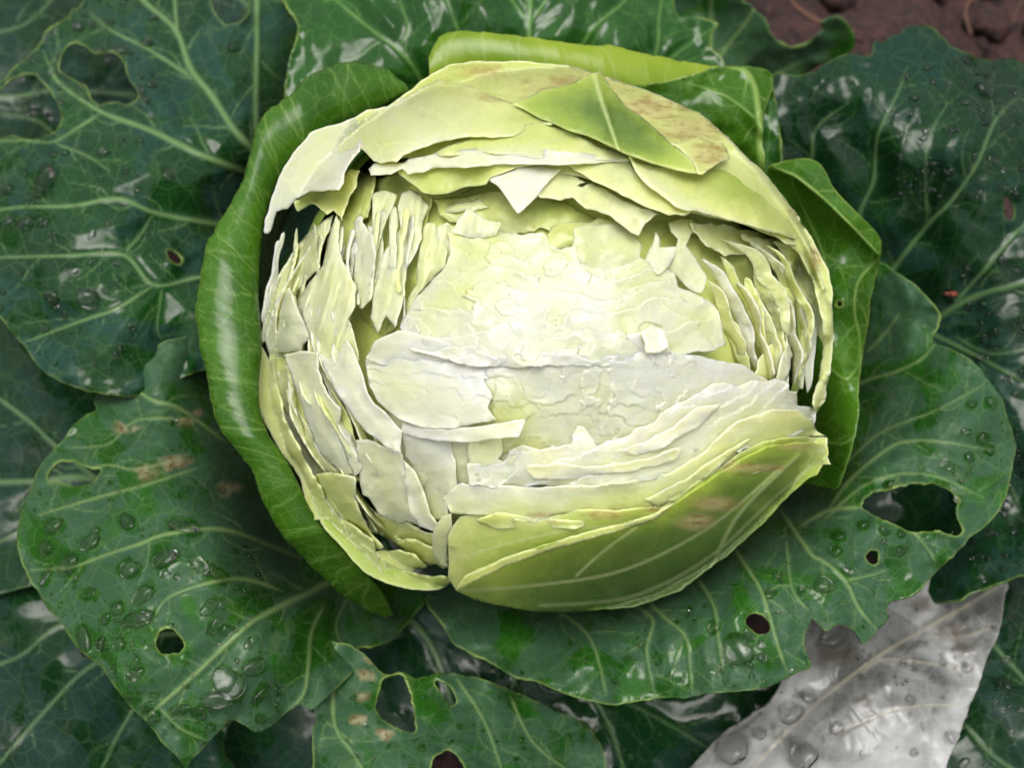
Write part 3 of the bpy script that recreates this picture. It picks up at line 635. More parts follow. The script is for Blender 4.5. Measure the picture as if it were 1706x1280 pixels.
for d in [(118, 941, 21, 1.15, .25, 0), (150, 907, 15, 1.4, .1, 4), (78, 915, 13, 1.3, 0, 3), (215, 949, 16, 1.25, 0, 2), (275, 931, 18, 1.4, .35, 1), (274, 957, 9, 1, 0, 0), (197, 1014, 13, 1.15, .4, 2), (175, 1032, 9, 1.5, .8, 1), (142, 1070, 16, 1.8, 1.75, 4), (200, 1074, 12, 1, 0, 0), (167, 1078, 9, 1.4, 1.2, 3), (228, 1032, 14, 2.4, .45, 1), (248, 1028, 12, 1, 0, 2), (378, 1050, 11, 1, 0, 0), (415, 1075, 7, 1.6, 1.2, 1), (424, 1112, 15, 1.4, .2, 4), (433, 1158, 9, 2.4, 1.1, 1), (434, 1197, 9, 1, 0, 0), (331, 1190, 12, 1.4, 1.1, 3), (352, 1212, 8, 1, 0, 2), (300, 1182, 10, 2.3, .5, 1), (256, 1164, 8, 1.4, 1.2, 5), (242, 1184, 7, 1.2, 1, 0), (255, 1196, 12, 1.3, 1.4, 2), (228, 1104, 7, 1.4, 1.4, 1), (192, 1113, 6, 1, 0, 3), (148, 991, 11, 1.6, 0, 4), (126, 964, 6, 1.5, 1.2, 2), (305, 878, 15, 2, -.25, 1), (295, 963, 6, 1, 0, 0), (212, 870, 13, 1.8, -.8, 4), (90, 878, 14, 1.4, .3, 2), (350, 1012, 11, 2, .7, 5), (360, 960, 13, 1.7, -.3, 4), (330, 940, 13, 1.5, -.6, 2), (240, 990, 13, 1.8, .7, 5), (380, 1140, 24, 1.3, -.9, 4), (360, 1165, 16, 1.6, .2, 1), (355, 1045, 9, 2, 1.4, 2), (225, 1125, 11, 1.6, .5, 3), (160, 885, 8, 1.2, 0, 0), (285, 1042, 6, 1.1, 0, 1), (78, 960, 9, 2.2, 1.2, 4)]: add_drop(l2, *d)
scatter(l2, 210, (45, 800, 470, 1240), 1.5, 5, 9, big=40)
scatter(l2, 40, (60, 690, 330, 830), 1.5, 4, 10, big=6)

# -- lower right leaf
l5 = leaf('outer_leaf', 'blue', [(1390, 440), (1462, 435), (1489, 450), (1521, 471), (1549, 499), (1565, 524), (1563, 543), (1555, 568), (1577, 578), (1609, 594), (1634, 615), (1651, 640), (1669, 665), (1679, 696), (1692, 742), (1690, 766), (1683, 802), (1672, 837), (1650, 870), (1616, 896), (1602, 914), (1563, 950), (1530, 985), (1505, 999), (1486, 1003), (1477, 1016), (1482, 1030), (1458, 1055), (1438, 1073), (1430, 1059), (1416, 1048), (1398, 1041), (1377, 1052), (1363, 1041), (1352, 1030), (1349, 1041), (1340, 1062), (1342, 1090), (1352, 1111), (1331, 1122), (1310, 1132), (1285, 1143), (1254, 1150), (1229, 1153), (1176, 1157), (1141, 1164), (1098, 1164), (1056, 1171), (1010, 1175), (950, 1160), (897, 1139), (852, 1125), (816, 1104), (760, 1076), (743, 1051), (729, 1030), (711, 1006), (715, 992), (740, 985), (830, 930), (960, 850), (1150, 760), (1300, 620)],
     [(1400, 450, .125), (1470, 450, .14), (1550, 520, .145), (1520, 600, .14), (1440, 640, .115), (1600, 600, .15), (1690, 740, .145), (1600, 700, .16), (1620, 850, .15), (1480, 700, .14), (1430, 770, .138), (1390, 848, .14), (1500, 800, .152), (1500, 950, .145), (1247, 930, .138), (1176, 971, .136), (1100, 1000, .130), (1000, 1030, .120), (850, 1050, .11), (730, 1010, .10), (1300, 1050, .155), (1150, 1100, .146), (1000, 1160, .13), (850, 1110, .115), (1450, 1050, .145), (1340, 760, .085), (1250, 840, .07), (1100, 900, .06), (950, 940, .055), (1350, 600, .08)],
     [([(1330, 690), (1440, 636), (1486, 622), (1531, 601), (1560, 572)], 9, 5), ([(1380, 800), (1416, 766), (1458, 727), (1500, 706), (1545, 690), (1590, 668), (1640, 640)], 6, 3), ([(1380, 850), (1416, 800), (1480, 747), (1520, 735), (1570, 737), (1650, 750)], 9, 3), ([(1370, 870), (1435, 812), (1500, 790), (1560, 795), (1640, 830)], 7, 3), ([(1330, 880), (1380, 851), (1435, 846)], 8, 8),
      ([(1300, 850), (1352, 925), (1366, 932), (1408, 967), (1430, 1013), (1461, 1051)], 9, 5), ([(1200, 880), (1247, 950), (1268, 985), (1282, 1027), (1296, 1076), (1313, 1125)], 9, 5), ([(1120, 920), (1166, 971), (1190, 1013), (1196, 1060), (1205, 1120)], 7, 4), ([(1040, 960), (1100, 1023), (1141, 1060), (1150, 1110), (1153, 1160)], 7, 4), ([(1000, 990), (1084, 1027), (1077, 1083), (1091, 1160)], 7, 4), ([(900, 1000), (980, 1060), (1010, 1160)], 6, 4), ([(1310, 900), (1320, 981), (1349, 1020)], 5, 4), ([(1521, 886), (1545, 915), (1560, 939)], 6, 3), ([(1408, 967), (1440, 962), (1480, 950)], 5, 3), ([(1282, 985), (1300, 975), (1320, 978)], 4, 3), ([(1500, 520), (1470, 560), (1440, 590)], 4, 6), ([(1480, 830), (1500, 790)], 3, 3)],
     holes=[[(1435, 842), (1451, 823), (1479, 816), (1521, 806), (1560, 810), (1588, 823), (1597, 837), (1593, 854), (1601, 872), (1602, 886), (1590, 893), (1560, 886), (1528, 887), (1493, 876), (1458, 859)], [(1442, 926), (1454, 919), (1463, 921), (1465, 932), (1458, 941), (1447, 937)], [(1243, 1031), (1257, 1023), (1275, 1029), (1281, 1045), (1275, 1056), (1264, 1057), (1250, 1048)]],
     parent=cab, seed=71, quilt=.0026, wob=.003, groove=.0014, label='curling lower right leaf with a big oval hole')
for d in [(1374, 975, 17, 1.05, 0, 0), (1230, 1082, 23, 1.25, -.9, 2), (1190, 1046, 12, 1, 0, 0), (1396, 893, 11, 1.2, -.5, 1), (1393, 919, 10, 1.1, 0, 3), (1439, 876, 10, 1, 0, 0), (1473, 885, 9, 1.2, 0, 2), (1502, 890, 8, 1.1, 1, 1), (1473, 904, 6, 1, 0, 0), (1638, 731, 11, 1, 0, 0), (1650, 672, 11, 1.1, 0, 2), (1617, 675, 9, 1.1, 0, 3), (1648, 751, 9, 1.2, .2, 1), (1616, 763, 9, 1.1, 0, 5), (1606, 720, 6, 1, 0, 0), (1614, 720, 5, 1, 0, 0), (1613, 789, 6, 1, 0, 2), (1602, 803, 6, 1, 0, 0), (1591, 790, 5, 1, 0, 1), (1267, 1076, 8, 1, 0, 0), (1271, 1097, 9, 1.1, 1, 3), (1250, 1110, 7, 1, 0, 2), (1252, 1127, 5, 1, 0, 0), (1296, 959, 8, 1.2, 0, 1), (1335, 983, 7, 1, 0, 0), (1303, 971, 5, 1, 0, 0), (1284, 990, 9, 1.3, .5, 4), (1411, 953, 8, 1.4, 0, 2), (1248, 1057, 8, 1.8, -.8, 1), (1503, 918, 9, 1.3, 0, 4), (1480, 807, 8, 1.3, 0, 3), (1578, 775, 8, 1.6, -.6, 4), (1596, 835, 9, 1, 0, 0)]: add_drop(l5, *d)
scatter(l5, 110, (1110, 920, 1500, 1150), 1.5, 4.5, 12, big=22); scatter(l5, 50, (1540, 600, 1690, 850), 1.5, 4, 13, big=12); scatter(l5, 60, (850, 1030, 1120, 1150), 1.5, 4.5, 14, big=6)

# -- wrapper leaves hugging the head
w1 = roll('wrapper_leaf', 'wrap', [(676, 140), (645, 116), (610, 105), (578, 102), (554, 110), (511, 128), (478, 162), (446, 184), (427, 212), (416, 262), (400, 313), (366, 369), (346, 404), (338, 447), (327, 518), (334, 582), (346, 631), (355, 680), (369, 719), (394, 750), (424, 793), (440, 842), (468, 890), (499, 925), (535, 960), (580, 1000), (640, 1030)],
     [(680, 150), (650, 168), (612, 190), (576, 205), (545, 225), (510, 250), (484, 275), (462, 305), (447, 345), (438, 387), (432, 450), (432, 518), (436, 575), (432, 645), (434, 684), (449, 726), (470, 754), (494, 800), (515, 845), (545, 885), (582, 925), (612, 958), (640, 990), (655, 1025)],
     [.205, .208, .210, .208, .204, .200, .194, .188, .180, .168, .150, .122, .085], cab, seed=2, label='rolled bright green leaf margin along the left of the head', jag=3, bulge=.6, N=420, a0=-.32, ribs=[])
w2 = roll('wrapper_leaf', 'lime', [(714, 95), (725, 70), (747, 53), (790, 52), (840, 57), (900, 64), (971, 73), (1023, 76), (1056, 85), (1113, 97), (1165, 106), (1207, 111), (1232, 110)],
     [(716, 128), (745, 125), (789, 112), (877, 116), (948, 122), (1018, 146), (1089, 170), (1140, 195), (1190, 225), (1215, 245)],
     [.212, .214, .214, .212, .208, .203, .196, .19], cab, seed=5, label='yellow green rolled leaf along the top of the head', jag=2, bulge=.42, N=260, a0=-.45, cross=46, tail=.06)
leaf('wrapper_leaf', 'wrap', [(1200, 112), (1240, 108), (1278, 117), (1288, 132), (1283, 161), (1273, 189), (1271, 236), (1273, 285), (1240, 290), (1190, 235), (1120, 200), (1040, 165), (1010, 140), (1080, 140), (1150, 125)],
     [(1200, 112, .214), (1245, 110, .215), (1285, 130, .206), (1262, 180, .213), (1266, 270, .20), (1180, 180, .208), (1080, 150, .215), (1240, 280, .19), (1020, 145, .212)],
     [([(1215, 112), (1240, 118), (1256, 140), (1264, 190), (1266, 240), (1268, 290)], 14, 17), ([(1262, 200), (1210, 160), (1150, 140)], 5, 3)], parent=cab, seed=6, step=3, quilt=.001, label='green leaf with a stout pale midrib above the head')
def fold3(P):
    A = np.array([(1290, 278), (1325, 293), (1372, 331), (1420, 378), (1464, 424)], float); d, i = seg_dist(P, A[:-1], A[1:]); return .010 * np.exp(-d / 22)
w3 = leaf('wrapper_leaf', 'wrap', [(1278, 282), (1301, 269), (1325, 264), (1353, 265), (1372, 279), (1386, 307), (1405, 331), (1429, 354), (1453, 378), (1467, 397), (1469, 418), (1462, 453), (1455, 480), (1450, 510), (1447, 538), (1438, 591), (1431, 643), (1430, 696), (1416, 756), (1405, 788), (1394, 814), (1373, 812), (1345, 806), (1312, 803), (1300, 770), (1320, 720), (1330, 640), (1330, 520), (1310, 400), (1290, 330)],
     [(1280, 285, .198), (1350, 268, .195), (1464, 410, .182), (1400, 340, .198), (1340, 360, .180), (1370, 450, .180), (1345, 560, .165), (1450, 480, .175), (1415, 500, .186), (1420, 620, .178), (1440, 600, .165), (1400, 620, .176), (1410, 740, .166), (1390, 810, .152), (1320, 790, .13), (1340, 700, .14), (1330, 500, .165)],
     [([(1284, 280), (1325, 293), (1372, 331), (1420, 378), (1464, 424)], 9, 5), ([(1464, 430), (1430, 470), (1424, 520), (1432, 560), (1434, 620)], 5, 3), ([(1380, 610), (1410, 632), (1434, 600)], 5, 3), ([(1372, 735), (1400, 740), (1424, 728)], 4, 3), ([(1330, 330), (1370, 420), (1385, 500)], 4, 3)],
     parent=cab, seed=7, step=3, quilt=.0008, wob=.002, wave=.0015, fold=fold3, jag=1.2, holes=[[(1395, 503), (1401, 502), (1403, 508), (1398, 511), (1394, 508)]], label='bright green folded leaf hugging the right of the head')

# ------------------------------------------------------------------ the split head
def core_mesh():
    nu, nv = 72, 40; P = []; U = []
    for j in range(nv + 1):
        v = math.pi * j / nv
        for i in range(nu):
            u = 6.28318 * i / nu; d = np.array([math.sin(v) * math.cos(u), math.sin(v) * math.sin(u), math.cos(v)])
            k = .83 + .02 * fbm(np.array([d[0] * 3 + 9]), np.array([d[1] * 3 + d[2] * 2]), 3)[0]
            P.append(HC + d * HR * k); U.append((i / nu * 1.6, j / nv * .8))
    T = []
    for j in range(nv):
        for i in range(nu):
            a, b = j * nu + i, j * nu + (i + 1) % nu; T += [(a, a + nu, b + nu), (a, b + nu, b)]
    P = np.array(P); n = len(P)
    me = raw_mesh('head', P, np.array(T), np.array(U), {'tone': np.full(n, .42), 'vein': np.zeros(n), 'edge': np.zeros(n), 'brown': np.zeros(n)}); me.materials.append(M['pale'])
    return me
head = link(bpy.data.objects.new('head', core_mesh()), cab)
head['label'] = 'pale cream cabbage head burst open across the top'
_k = [100]
def S(o, s, tone, **kw):
    if 'seed' not in kw: _k[0] += 1; kw['seed'] = _k[0]; return shard(head, o, s, tone, **kw)
# unseen underside of the ball: one plain closed leaf behind and below
def under():
    nu, nv = 64, 26; P = []; U = []
    for j in range(nv + 1):
        v = math.pi * (.36 + .60 * j / nv)
        for i in range(nu):
            u = 6.28318 * i / nu; P.append((math.sin(v) * math.cos(u), math.sin(v) * math.sin(u), math.cos(v))); U.append((i / nu * 1.6, j / nv * .6))
    D = np.array(P)
    # axis of the opening leans towards the viewer
    ax = (EYE - HC) / np.linalg.norm(EYE - HC); q = Vector((0, 0, 1)).rotation_difference(Vector(ax)).to_matrix(); D = D @ np.array(q).T
    T = []
    for j in range(nv):
        for i in range(nu):
            a, b = j * nu + i, j * nu + (i + 1) % nu; T += [(a, a + nu, b + nu), (a, b + nu, b)]
    W = HC + D * HR * (.945 + .01 * fbm(D[:, :1] * 4 + 7, D[:, 1:2] * 4 + D[:, 2:] * 2, 2)); n = len(W)
    me = raw_mesh('head_leaf', W, np.array(T), np.array(U), {'tone': np.full(n, .68), 'vein': np.zeros(n), 'edge': np.zeros(n), 'brown': np.zeros(n)}); me.materials.append(M['pale'])
    link(bpy.data.objects.new('head_leaf', me), head)
def t_heart(P): return [(P[:, 1] / 46 + 1.5 * fbm(P[:, 0] / 85, P[:, 1] / 60, 2) + .34 * fbm(P[:, 0] / 24, P[:, 1] / 22, 3), .013, 1.0), ((P[:, 1] * .8 - P[:, 0] * .5) / 62 + 1.2 * fbm(P[:, 0] / 60 + 9, P[:, 1] / 50, 2) + .32 * fbm(P[:, 0] / 24, P[:, 1] / 22 + 4, 3), .010, 7.0)]
def t_cup(P): return [((P[:, 0] - P[:, 1] * .35) / 66 + 1.3 * fbm(P[:, 0] / 60, P[:, 1] / 80, 2) + .4 * fbm(P[:, 0] / 16, P[:, 1] / 20, 3), .009, 2.0), (-P[:, 1] / 48 + 1.2 * fbm(P[:, 0] / 90 + 5, P[:, 1] / 50, 2) + .4 * fbm(P[:, 0] / 15, P[:, 1] / 15, 3), .007, 5.0)]
def t_flank(cx, cy):
    def f(P):
        r = np.hypot(P[:, 0] - cx, (P[:, 1] - cy) * .9)
        return [(r / 17 + 1.1 * fbm(P[:, 0] / 50, P[:, 1] / 60, 2) + .5 * fbm(P[:, 0] / 13, P[:, 1] / 15, 3), .026, 3.0), (-r / 29 + 1.2 * fbm(P[:, 0] / 45 + 6, P[:, 1] / 60, 2) + .5 * fbm(P[:, 0] / 12, P[:, 1] / 12, 3), .018, 8.0)]
    return f
def t_bowl(P): return [((P[:, 1] + .45 * P[:, 0]) / 26 + 1.1 * fbm(P[:, 0] / 110, P[:, 1] / 50, 2) + .35 * fbm(P[:, 0] / 18, P[:, 1] / 14, 3), .008, 4.0)]
# -- far wall of the opening
S([(640, 300), (700, 300), (760, 315), (850, 310), (960, 325), (1040, 350), (1130, 360), (1250, 385), (1340, 420), (1360, 520), (1300, 560), (1150, 520), (1000, 470), (850, 430), (740, 420), (640, 420)], [(650, 320, .84), (900, 320, .82), (1150, 370, .84), (1340, 430, .88), (1000, 450, .8), (700, 400, .82), (1250, 540, .81)], .40, rip=.02, jag=5)
S([(720, 330), (770, 320), (850, 318), (930, 330), (1010, 370), (960, 386), (900, 382), (860, 392), (800, 386), (752, 372), (728, 350)], .865, .42, rip=.014, jag=5)
S([(735, 345), (765, 338), (800, 330), (815, 345), (790, 352), (765, 352), (742, 356)], .885, .34, jag=4)
S([(905, 398), (920, 375), (960, 370), (1000, 365), (1040, 372), (1060, 392), (1045, 410), (1000, 402), (950, 412), (915, 420)], .872, .38, jag=5)
# -- left: layers torn across, standing on edge
V = [([(555, 356), (517, 385), (493, 414), (464, 458), (445, 502), (438, 555), (448, 590), (471, 596), (498, 580), (496, 526), (490, 488), (531, 444), (528, 423), (548, 380)], .965, .30),
     ([(593, 283), (625, 294), (612, 362), (596, 372), (584, 429), (569, 435), (560, 372), (575, 330)], .90, .50),
     ([(620, 300), (665, 290), (720, 330), (700, 420), (690, 520), (640, 560), (600, 530), (590, 430)], .86, .50),
     ([(622, 324), (640, 318), (662, 324), (654, 345), (643, 368), (630, 414), (621, 440), (617, 400)], .925, .30),
     ([(590, 370), (598, 366), (607, 373), (613, 384), (622, 391), (624, 410), (626, 432), (622, 458), (618, 478), (616, 499), (602, 514), (592, 508), (588, 470), (592, 440)], .955, .20),
     ([(560, 358), (566, 370), (563, 400), (570, 435), (582, 455), (592, 478), (594, 511), (580, 532), (600, 600), (585, 625), (552, 610), (527, 588), (508, 540), (496, 502), (515, 470), (535, 444), (545, 414), (551, 385)], .975, .26),
     ([(669, 321), (683, 316), (697, 321), (714, 344), (704, 368), (702, 397), (690, 425), (678, 446), (673, 470), (672, 491), (667, 520), (658, 546), (643, 528), (628, 555), (617, 530), (620, 500), (629, 455), (638, 423), (655, 395), (668, 379), (664, 345)], [(670, 325, .925), (710, 350, .90), (630, 540, .96), (660, 540, .95), (680, 440, .93)], .22),
     ([(704, 379), (712, 370), (724, 370), (732, 391), (745, 420), (742, 444), (722, 467), (697, 488), (686, 517), (670, 545), (672, 510), (694, 473), (697, 432)], .905, .33),
     ([(757, 388), (762, 365), (783, 344), (790, 352), (813, 368), (834, 373), (824, 391), (800, 397), (776, 395)], .925, .26),
     ([(720, 380), (745, 372), (760, 385), (800, 395), (780, 440), (740, 470), (735, 430)], .885, .26)]
for k, (o, s, t) in enumerate(V): S(o, s, t, rip=.018, lift=.006, jag=1.8, ang=1.85, an=5, wrinkle=17, step=3, tilt=((0, math.pi)[k % 2], -.012, .024))
rs = np.random.default_rng(77)
for k in range(16):       # thin torn margins between the large pieces
    x = 462 + 15 * k + rs.uniform(-5, 5); y0 = 356 - 3.4 * k + rs.uniform(-8, 20); L = rs.uniform(110, 200); sl = -.42 + .018 * k; wd = rs.uniform(4, 10)
    A = [(x - sl * 0 + sl * u * L * .5 - wd * .5 + rs.uniform(-3, 3), y0 + 40 + u * L) for u in np.linspace(0, 1, 6)]; B = [(a + wd * rs.uniform(.7, 1.5), b + rs.uniform(-4, 4)) for a, b in A]
    S(A + B[::-1], .94 + .015 * (k % 3), rs.choice([.12, .22, .36]), jag=1.6, smooth=True, rip=.008, lift=.006, step=3, ang=1.8, an=3, wrinkle=18)
S([(1120, 390), (1180, 380), (1250, 386), (1320, 410), (1354, 456), (1376, 520), (1378, 590), (1350, 655), (1290, 660), (1240, 650), (1210, 560), (1180, 480)], [(1120, 390, .85), (1240, 600, .875), (1300, 500, .91), (1250, 390, .89), (1375, 540, .945), (1300, 660, .90), (1200, 500, .865)], .20, rip=.012, seed=704, step=2.4, terr=t_flank(1080, 640))
S([(520, 392), (470, 470), (450, 555), (465, 660), (510, 770), (600, 885), (705, 880), (640, 740), (592, 620), (582, 520), (602, 400)], .950, .26, rip=.01, jag=2, seed=701, step=2.4, terr=t_flank(740, 600))
S([(570, 232), (640, 245), (710, 268), (690, 312), (630, 305), (588, 296), (560, 270)], .94, .52, jag=2, seed=702)
li = smooth_loop([(600, 370), (575, 440), (566, 520), (580, 620), (640, 740), (705, 865)], 4, False)
lo_ = smooth_loop([(512, 392), (462, 470), (444, 555), (458, 660), (505, 775), (590, 895)], 4, False)
def arc(E, u): return np.array([np.interp(u * (len(E) - 1), np.arange(len(E)), E[:, i]) for i in (0, 1)])
for k in range(16):
    f = (k % 8 + .5) / 8 + rs.uniform(-.03, .03); u0 = rs.uniform(0, .25) if k < 8 else rs.uniform(.35, .6); u1 = min(1, u0 + rs.uniform(.35, .6)); wd = rs.uniform(.03, .07); a = []; b = []
    for u in np.linspace(u0, u1, 9):
        c = arc(li, u) * (1 - f) + arc(lo_, u) * f; n = arc(lo_, u) - arc(li, u); e = n / np.hypot(*n); wv = 5 * math.sin(u * 15 + k * 1.7) + rs.uniform(-2, 2); tp = math.sin(math.pi * (u - u0) / (u1 - u0)) ** .5 * .85 + .15
        a.append(c - n * wd * tp + e * wv); b.append(c + n * wd * tp + e * (wv + rs.uniform(-3, 3)))
    s0 = .955 + .012 * math.sin(k * 2.4); ca, cb = a[4], b[4]
    S(a + b[::-1], [(ca[0], ca[1], s0 - .02), (cb[0], cb[1], s0 + .02), (a[0][0], a[0][1], s0 - .015), (b[-1][0], b[-1][1], s0 + .015)], rs.choice([.12, .22, .32, .42]), jag=1.2, rip=.007, lift=.003, step=3, wrinkle=26, smooth=True, curl=.008)
# -- right: a bundle of torn layers, wrapped round the flank
inn = smooth_loop([(1110, 400), (1140, 430), (1172, 470), (1200, 520), (1222, 570), (1250, 630)], 4, False)
out = smooth_loop([(1240, 384), (1318, 408), (1352, 455), (1376, 520), (1380, 590), (1362, 660)], 4, False)
def arc(E, u): return np.array([np.interp(u * (len(E) - 1), np.arange(len(E)), E[:, i]) for i in (0, 1)])
for k in range(18):
    f = (k % 9 + .5) / 9 + rs.uniform(-.03, .03); u0 = rs.uniform(0, .42) if k < 9 else rs.uniform(.15, .45); u1 = min(1, u0 + rs.uniform(.5, .9)); wd = rs.uniform(.04, .085)
    a = []; b = []
    for u in np.linspace(u0, u1, 9):
        c = arc(inn, u) * (1 - f) + arc(out, u) * f; n = arc(out, u) - arc(inn, u); wv = 4 * math.sin(u * 19 + k * 2.1) + rs.uniform(-2.5, 2.5)
        e = n / np.hypot(*n); tp = math.sin(math.pi * (u - u0) / (u1 - u0)) ** .5 * .85 + .15
        a.append(c - n * wd * tp + e * wv); b.append(c + n * wd * tp + e * (wv + rs.uniform(-3, 3)))
    s0 = .855 + .125 * f + rs.uniform(-.010, .016); mx, my = arc(inn, .5) * (1 - f) + arc(out, .5) * f
    ca, cb = a[4], b[4]
    S(a + b[::-1], [(ca[0], ca[1], s0 - .022), (cb[0], cb[1], s0 + .025), (a[0][0], a[0][1], s0 - .02), (b[-1][0], b[-1][1], s0 + .02)], rs.choice([.06, .12, .2, .3, .4]), jag=1.3, rip=.008, lift=.003, step=3, wrinkle=26, smooth=True, curl=.008)
for k in range(9):      # crumpled flakes lodged between them
    u = rs.uniform(.08, .9); f = rs.uniform(.02, .75); c = arc(inn, u) * (1 - f) + arc(out, u) * f; a0 = rs.uniform(0, 6.28); R = rs.uniform(18, 32)
    o = [(c[0] + R * rs.uniform(.55, 1.15) * math.cos(t), c[1] + R * rs.uniform(.8, 1.6) * math.sin(t)) for t in np.linspace(0, 6.28, 9)[:-1]]
    S(o, .868 + .12 * f, rs.choice([.06, .14, .24]), jag=4.5, rip=.022, lift=.004, step=3, wrinkle=20, tilt=(a0, -.03, .05), curl=.014, seed=600 + k)
S([(1250, 640), (1262, 600), (1290, 570), (1310, 578), (1300, 610), (1285, 640), (1262, 660)], .93, .36, jag=4)
S([(1290, 660), (1300, 600), (1312, 560), (1322, 590), (1308, 640)], .95, .2, jag=3)
S([(1262, 636), (1290, 606), (1318, 596), (1345, 610), (1372, 600), (1376, 650), (1362, 690), (1330, 668), (1300, 654)], [(1270, 636, .93), (1372, 610, .95), (1360, 690, .90), (1320, 600, .955)], .5, jag=4, seed=703)
# -- translucent scraps hanging at the back of the opening
S([(918, 411), (950, 426), (959, 379), (985, 372), (1000, 373), (1029, 373), (1052, 388), (1067, 409), (1067, 429), (1052, 446), (1000, 455), (960, 450), (930, 440)], .885, .24, rip=.012, jag=2.5, lift=.008)
S([(1114, 370), (1131, 362), (1152, 362), (1181, 379), (1152, 388), (1141, 409), (1158, 432), (1175, 461), (1168, 487), (1150, 480), (1129, 460), (1103, 446), (1127, 412), (1131, 397), (1117, 387)], .90, .24, rip=.012, jag=2.5, lift=.008)
S([(1072, 440), (1082, 415), (1093, 385), (1103, 402), (1100, 411), (1130, 409), (1120, 440), (1100, 460)], .925, .14, jag=2.5, lift=.01)
S([(1150, 370), (1200, 372), (1270, 385), (1310, 405), (1300, 430), (1250, 420), (1210, 425), (1170, 400)], .90, .30, jag=6, lift=.012)
S([(1240, 392), (1290, 400), (1335, 430), (1345, 470), (1310, 450), (1275, 430)], .935, .24, jag=6, lift=.012)
# -- broad white heart: one big swelling sheet, then sheets shingled over it with their torn margin up
hs = tps([(745, 390, .905), (900, 392, .915), (1060, 435, .925), (1190, 520, .945), (680, 545, .955), (900, 590, .995), (1100, 590, .985), (900, 490, .940), (780, 470, .93), (1100, 500, .948)])
S([(745, 385), (770, 392), (792, 372), (815, 366), (840, 384), (870, 390), (905, 388), (912, 408), (935, 418), (962, 408), (960, 432), (985, 447), (1032, 446), (1065, 430), (1100, 447), (1125, 455), (1130, 478), (1180, 500), (1195, 520), (1210, 575), (1100, 600), (1000, 610), (900, 610), (780, 610), (690, 585), (668, 545), (690, 500), (712, 470), (735, 450), (752, 425)],
  hs, [(750, 400, .28), (900, 400, .12), (1100, 460, .12), (700, 540, .06), (900, 560, .02), (1200, 560, .14)], rip=.012, jag=3, lift=.006, wrinkle=120, step=2.3, terr=t_heart)
for o, off, t in [] and [([(700, 500), (735, 458), (770, 440), (800, 452), (835, 436), (880, 430), (905, 442), (940, 440), (970, 456), (990, 520), (900, 560), (760, 560), (680, 550)], .004, .05),
                ([(950, 505), (960, 470), (985, 452), (1030, 450), (1062, 456), (1090, 450), (1128, 462), (1140, 490), (1165, 520), (1150, 570), (1060, 580), (970, 570)], .005, .06),
                ([(672, 552), (700, 520), (735, 505), (790, 512), (830, 500), (880, 510), (905, 500), (945, 516), (990, 508), (1020, 520), (1030, 580), (950, 600), (800, 600), (700, 590)], .0065, .02),
                ([(1010, 560), (1020, 520), (1045, 505), (1075, 515), (1098, 508), (1130, 528), (1180, 522), (1200, 545), (1214, 596), (1120, 604), (1040, 600)], .007, .09),
                ([(900, 545), (930, 532), (975, 540), (1010, 530), (1040, 540), (1060, 575), (1000, 605), (920, 602)], .0085, .02), ([(1100, 570), (1118, 545), (1150, 540), (1170, 552), (1196, 550), (1218, 600), (1160, 606), (1110, 602)], .010, .17),
                ([(780, 560), (820, 548), (870, 556), (905, 550), (930, 575), (930, 604), (850, 606), (790, 600)], .008, .0),
                ([(745, 398), (770, 392), (800, 380), (830, 392), (850, 400), (840, 440), (790, 460), (740, 450)], .005, .22), ([(850, 404), (880, 396), (905, 398), (930, 422), (960, 440), (930, 470), (880, 460)], .005, .10)]:
    S(o, hs, t, rip=.009, jag=4.5, lift=.003, wrinkle=80, dome=0, tilt=(-math.pi / 2, off - .016, .017))
S([(640, 660), (700, 690), (800, 690), (900, 730), (1000, 780), (900, 830), (780, 840), (690, 820), (650, 760)], .965, .16, rip=.01, jag=3)
# the cup in front of the ridge, then its rim
S([(811, 604), (900, 596), (1000, 594), (1064, 588), (1119, 586), (1180, 598), (1236, 605), (1290, 640), (1310, 670), (1250, 700), (1150, 745), (1050, 780), (900, 790), (830, 770), (790, 720), (800, 640)],
  [(811, 604, .99), (1000, 596, 1.0), (1236, 608, .985), (1300, 650, .97), (1000, 660, .975), (900, 720, .965), (1050, 740, .965), (820, 720, .97), (1200, 690, .972)], [(811, 604, .04), (1000, 600, .0), (950, 700, .10), (870, 690, .20), (1100, 660, .02), (1236, 620, .06), (1050, 740, .10)], rip=.008, jag=3, wrinkle=90, step=2.5, terr=t_cup)
cs = tps([(811, 604, .99), (1000, 596, 1.0), (1236, 608, .985), (1300, 650, .97), (1000, 660, .975), (900, 720, .965), (1050, 740, .965), (820, 720, .97), (1200, 690, .972)])
for o, off, t, a in [] and [([(1010, 602), (1119, 594), (1236, 612), (1262, 632), (1150, 690), (1066, 728), (1030, 738), (1018, 700), (1030, 650)], .004, .04, math.pi), ([(905, 606), (1000, 603), (1030, 640), (1020, 700), (985, 740), (920, 746), (880, 730), (868, 690), (885, 640)], .003, .10, 0.0),
                     ([(830, 612), (905, 606), (930, 640), (905, 700), (880, 735), (840, 720), (822, 680)], .003, .14, -.4), ([(1064, 600), (1100, 596), (1094, 650), (1080, 705), (1062, 712), (1068, 660)], .007, .10, math.pi)]:
    S(o, cs, t, rip=.008, jag=3, lift=.003, wrinkle=60, dome=0, tilt=(a, off - .012, .013))
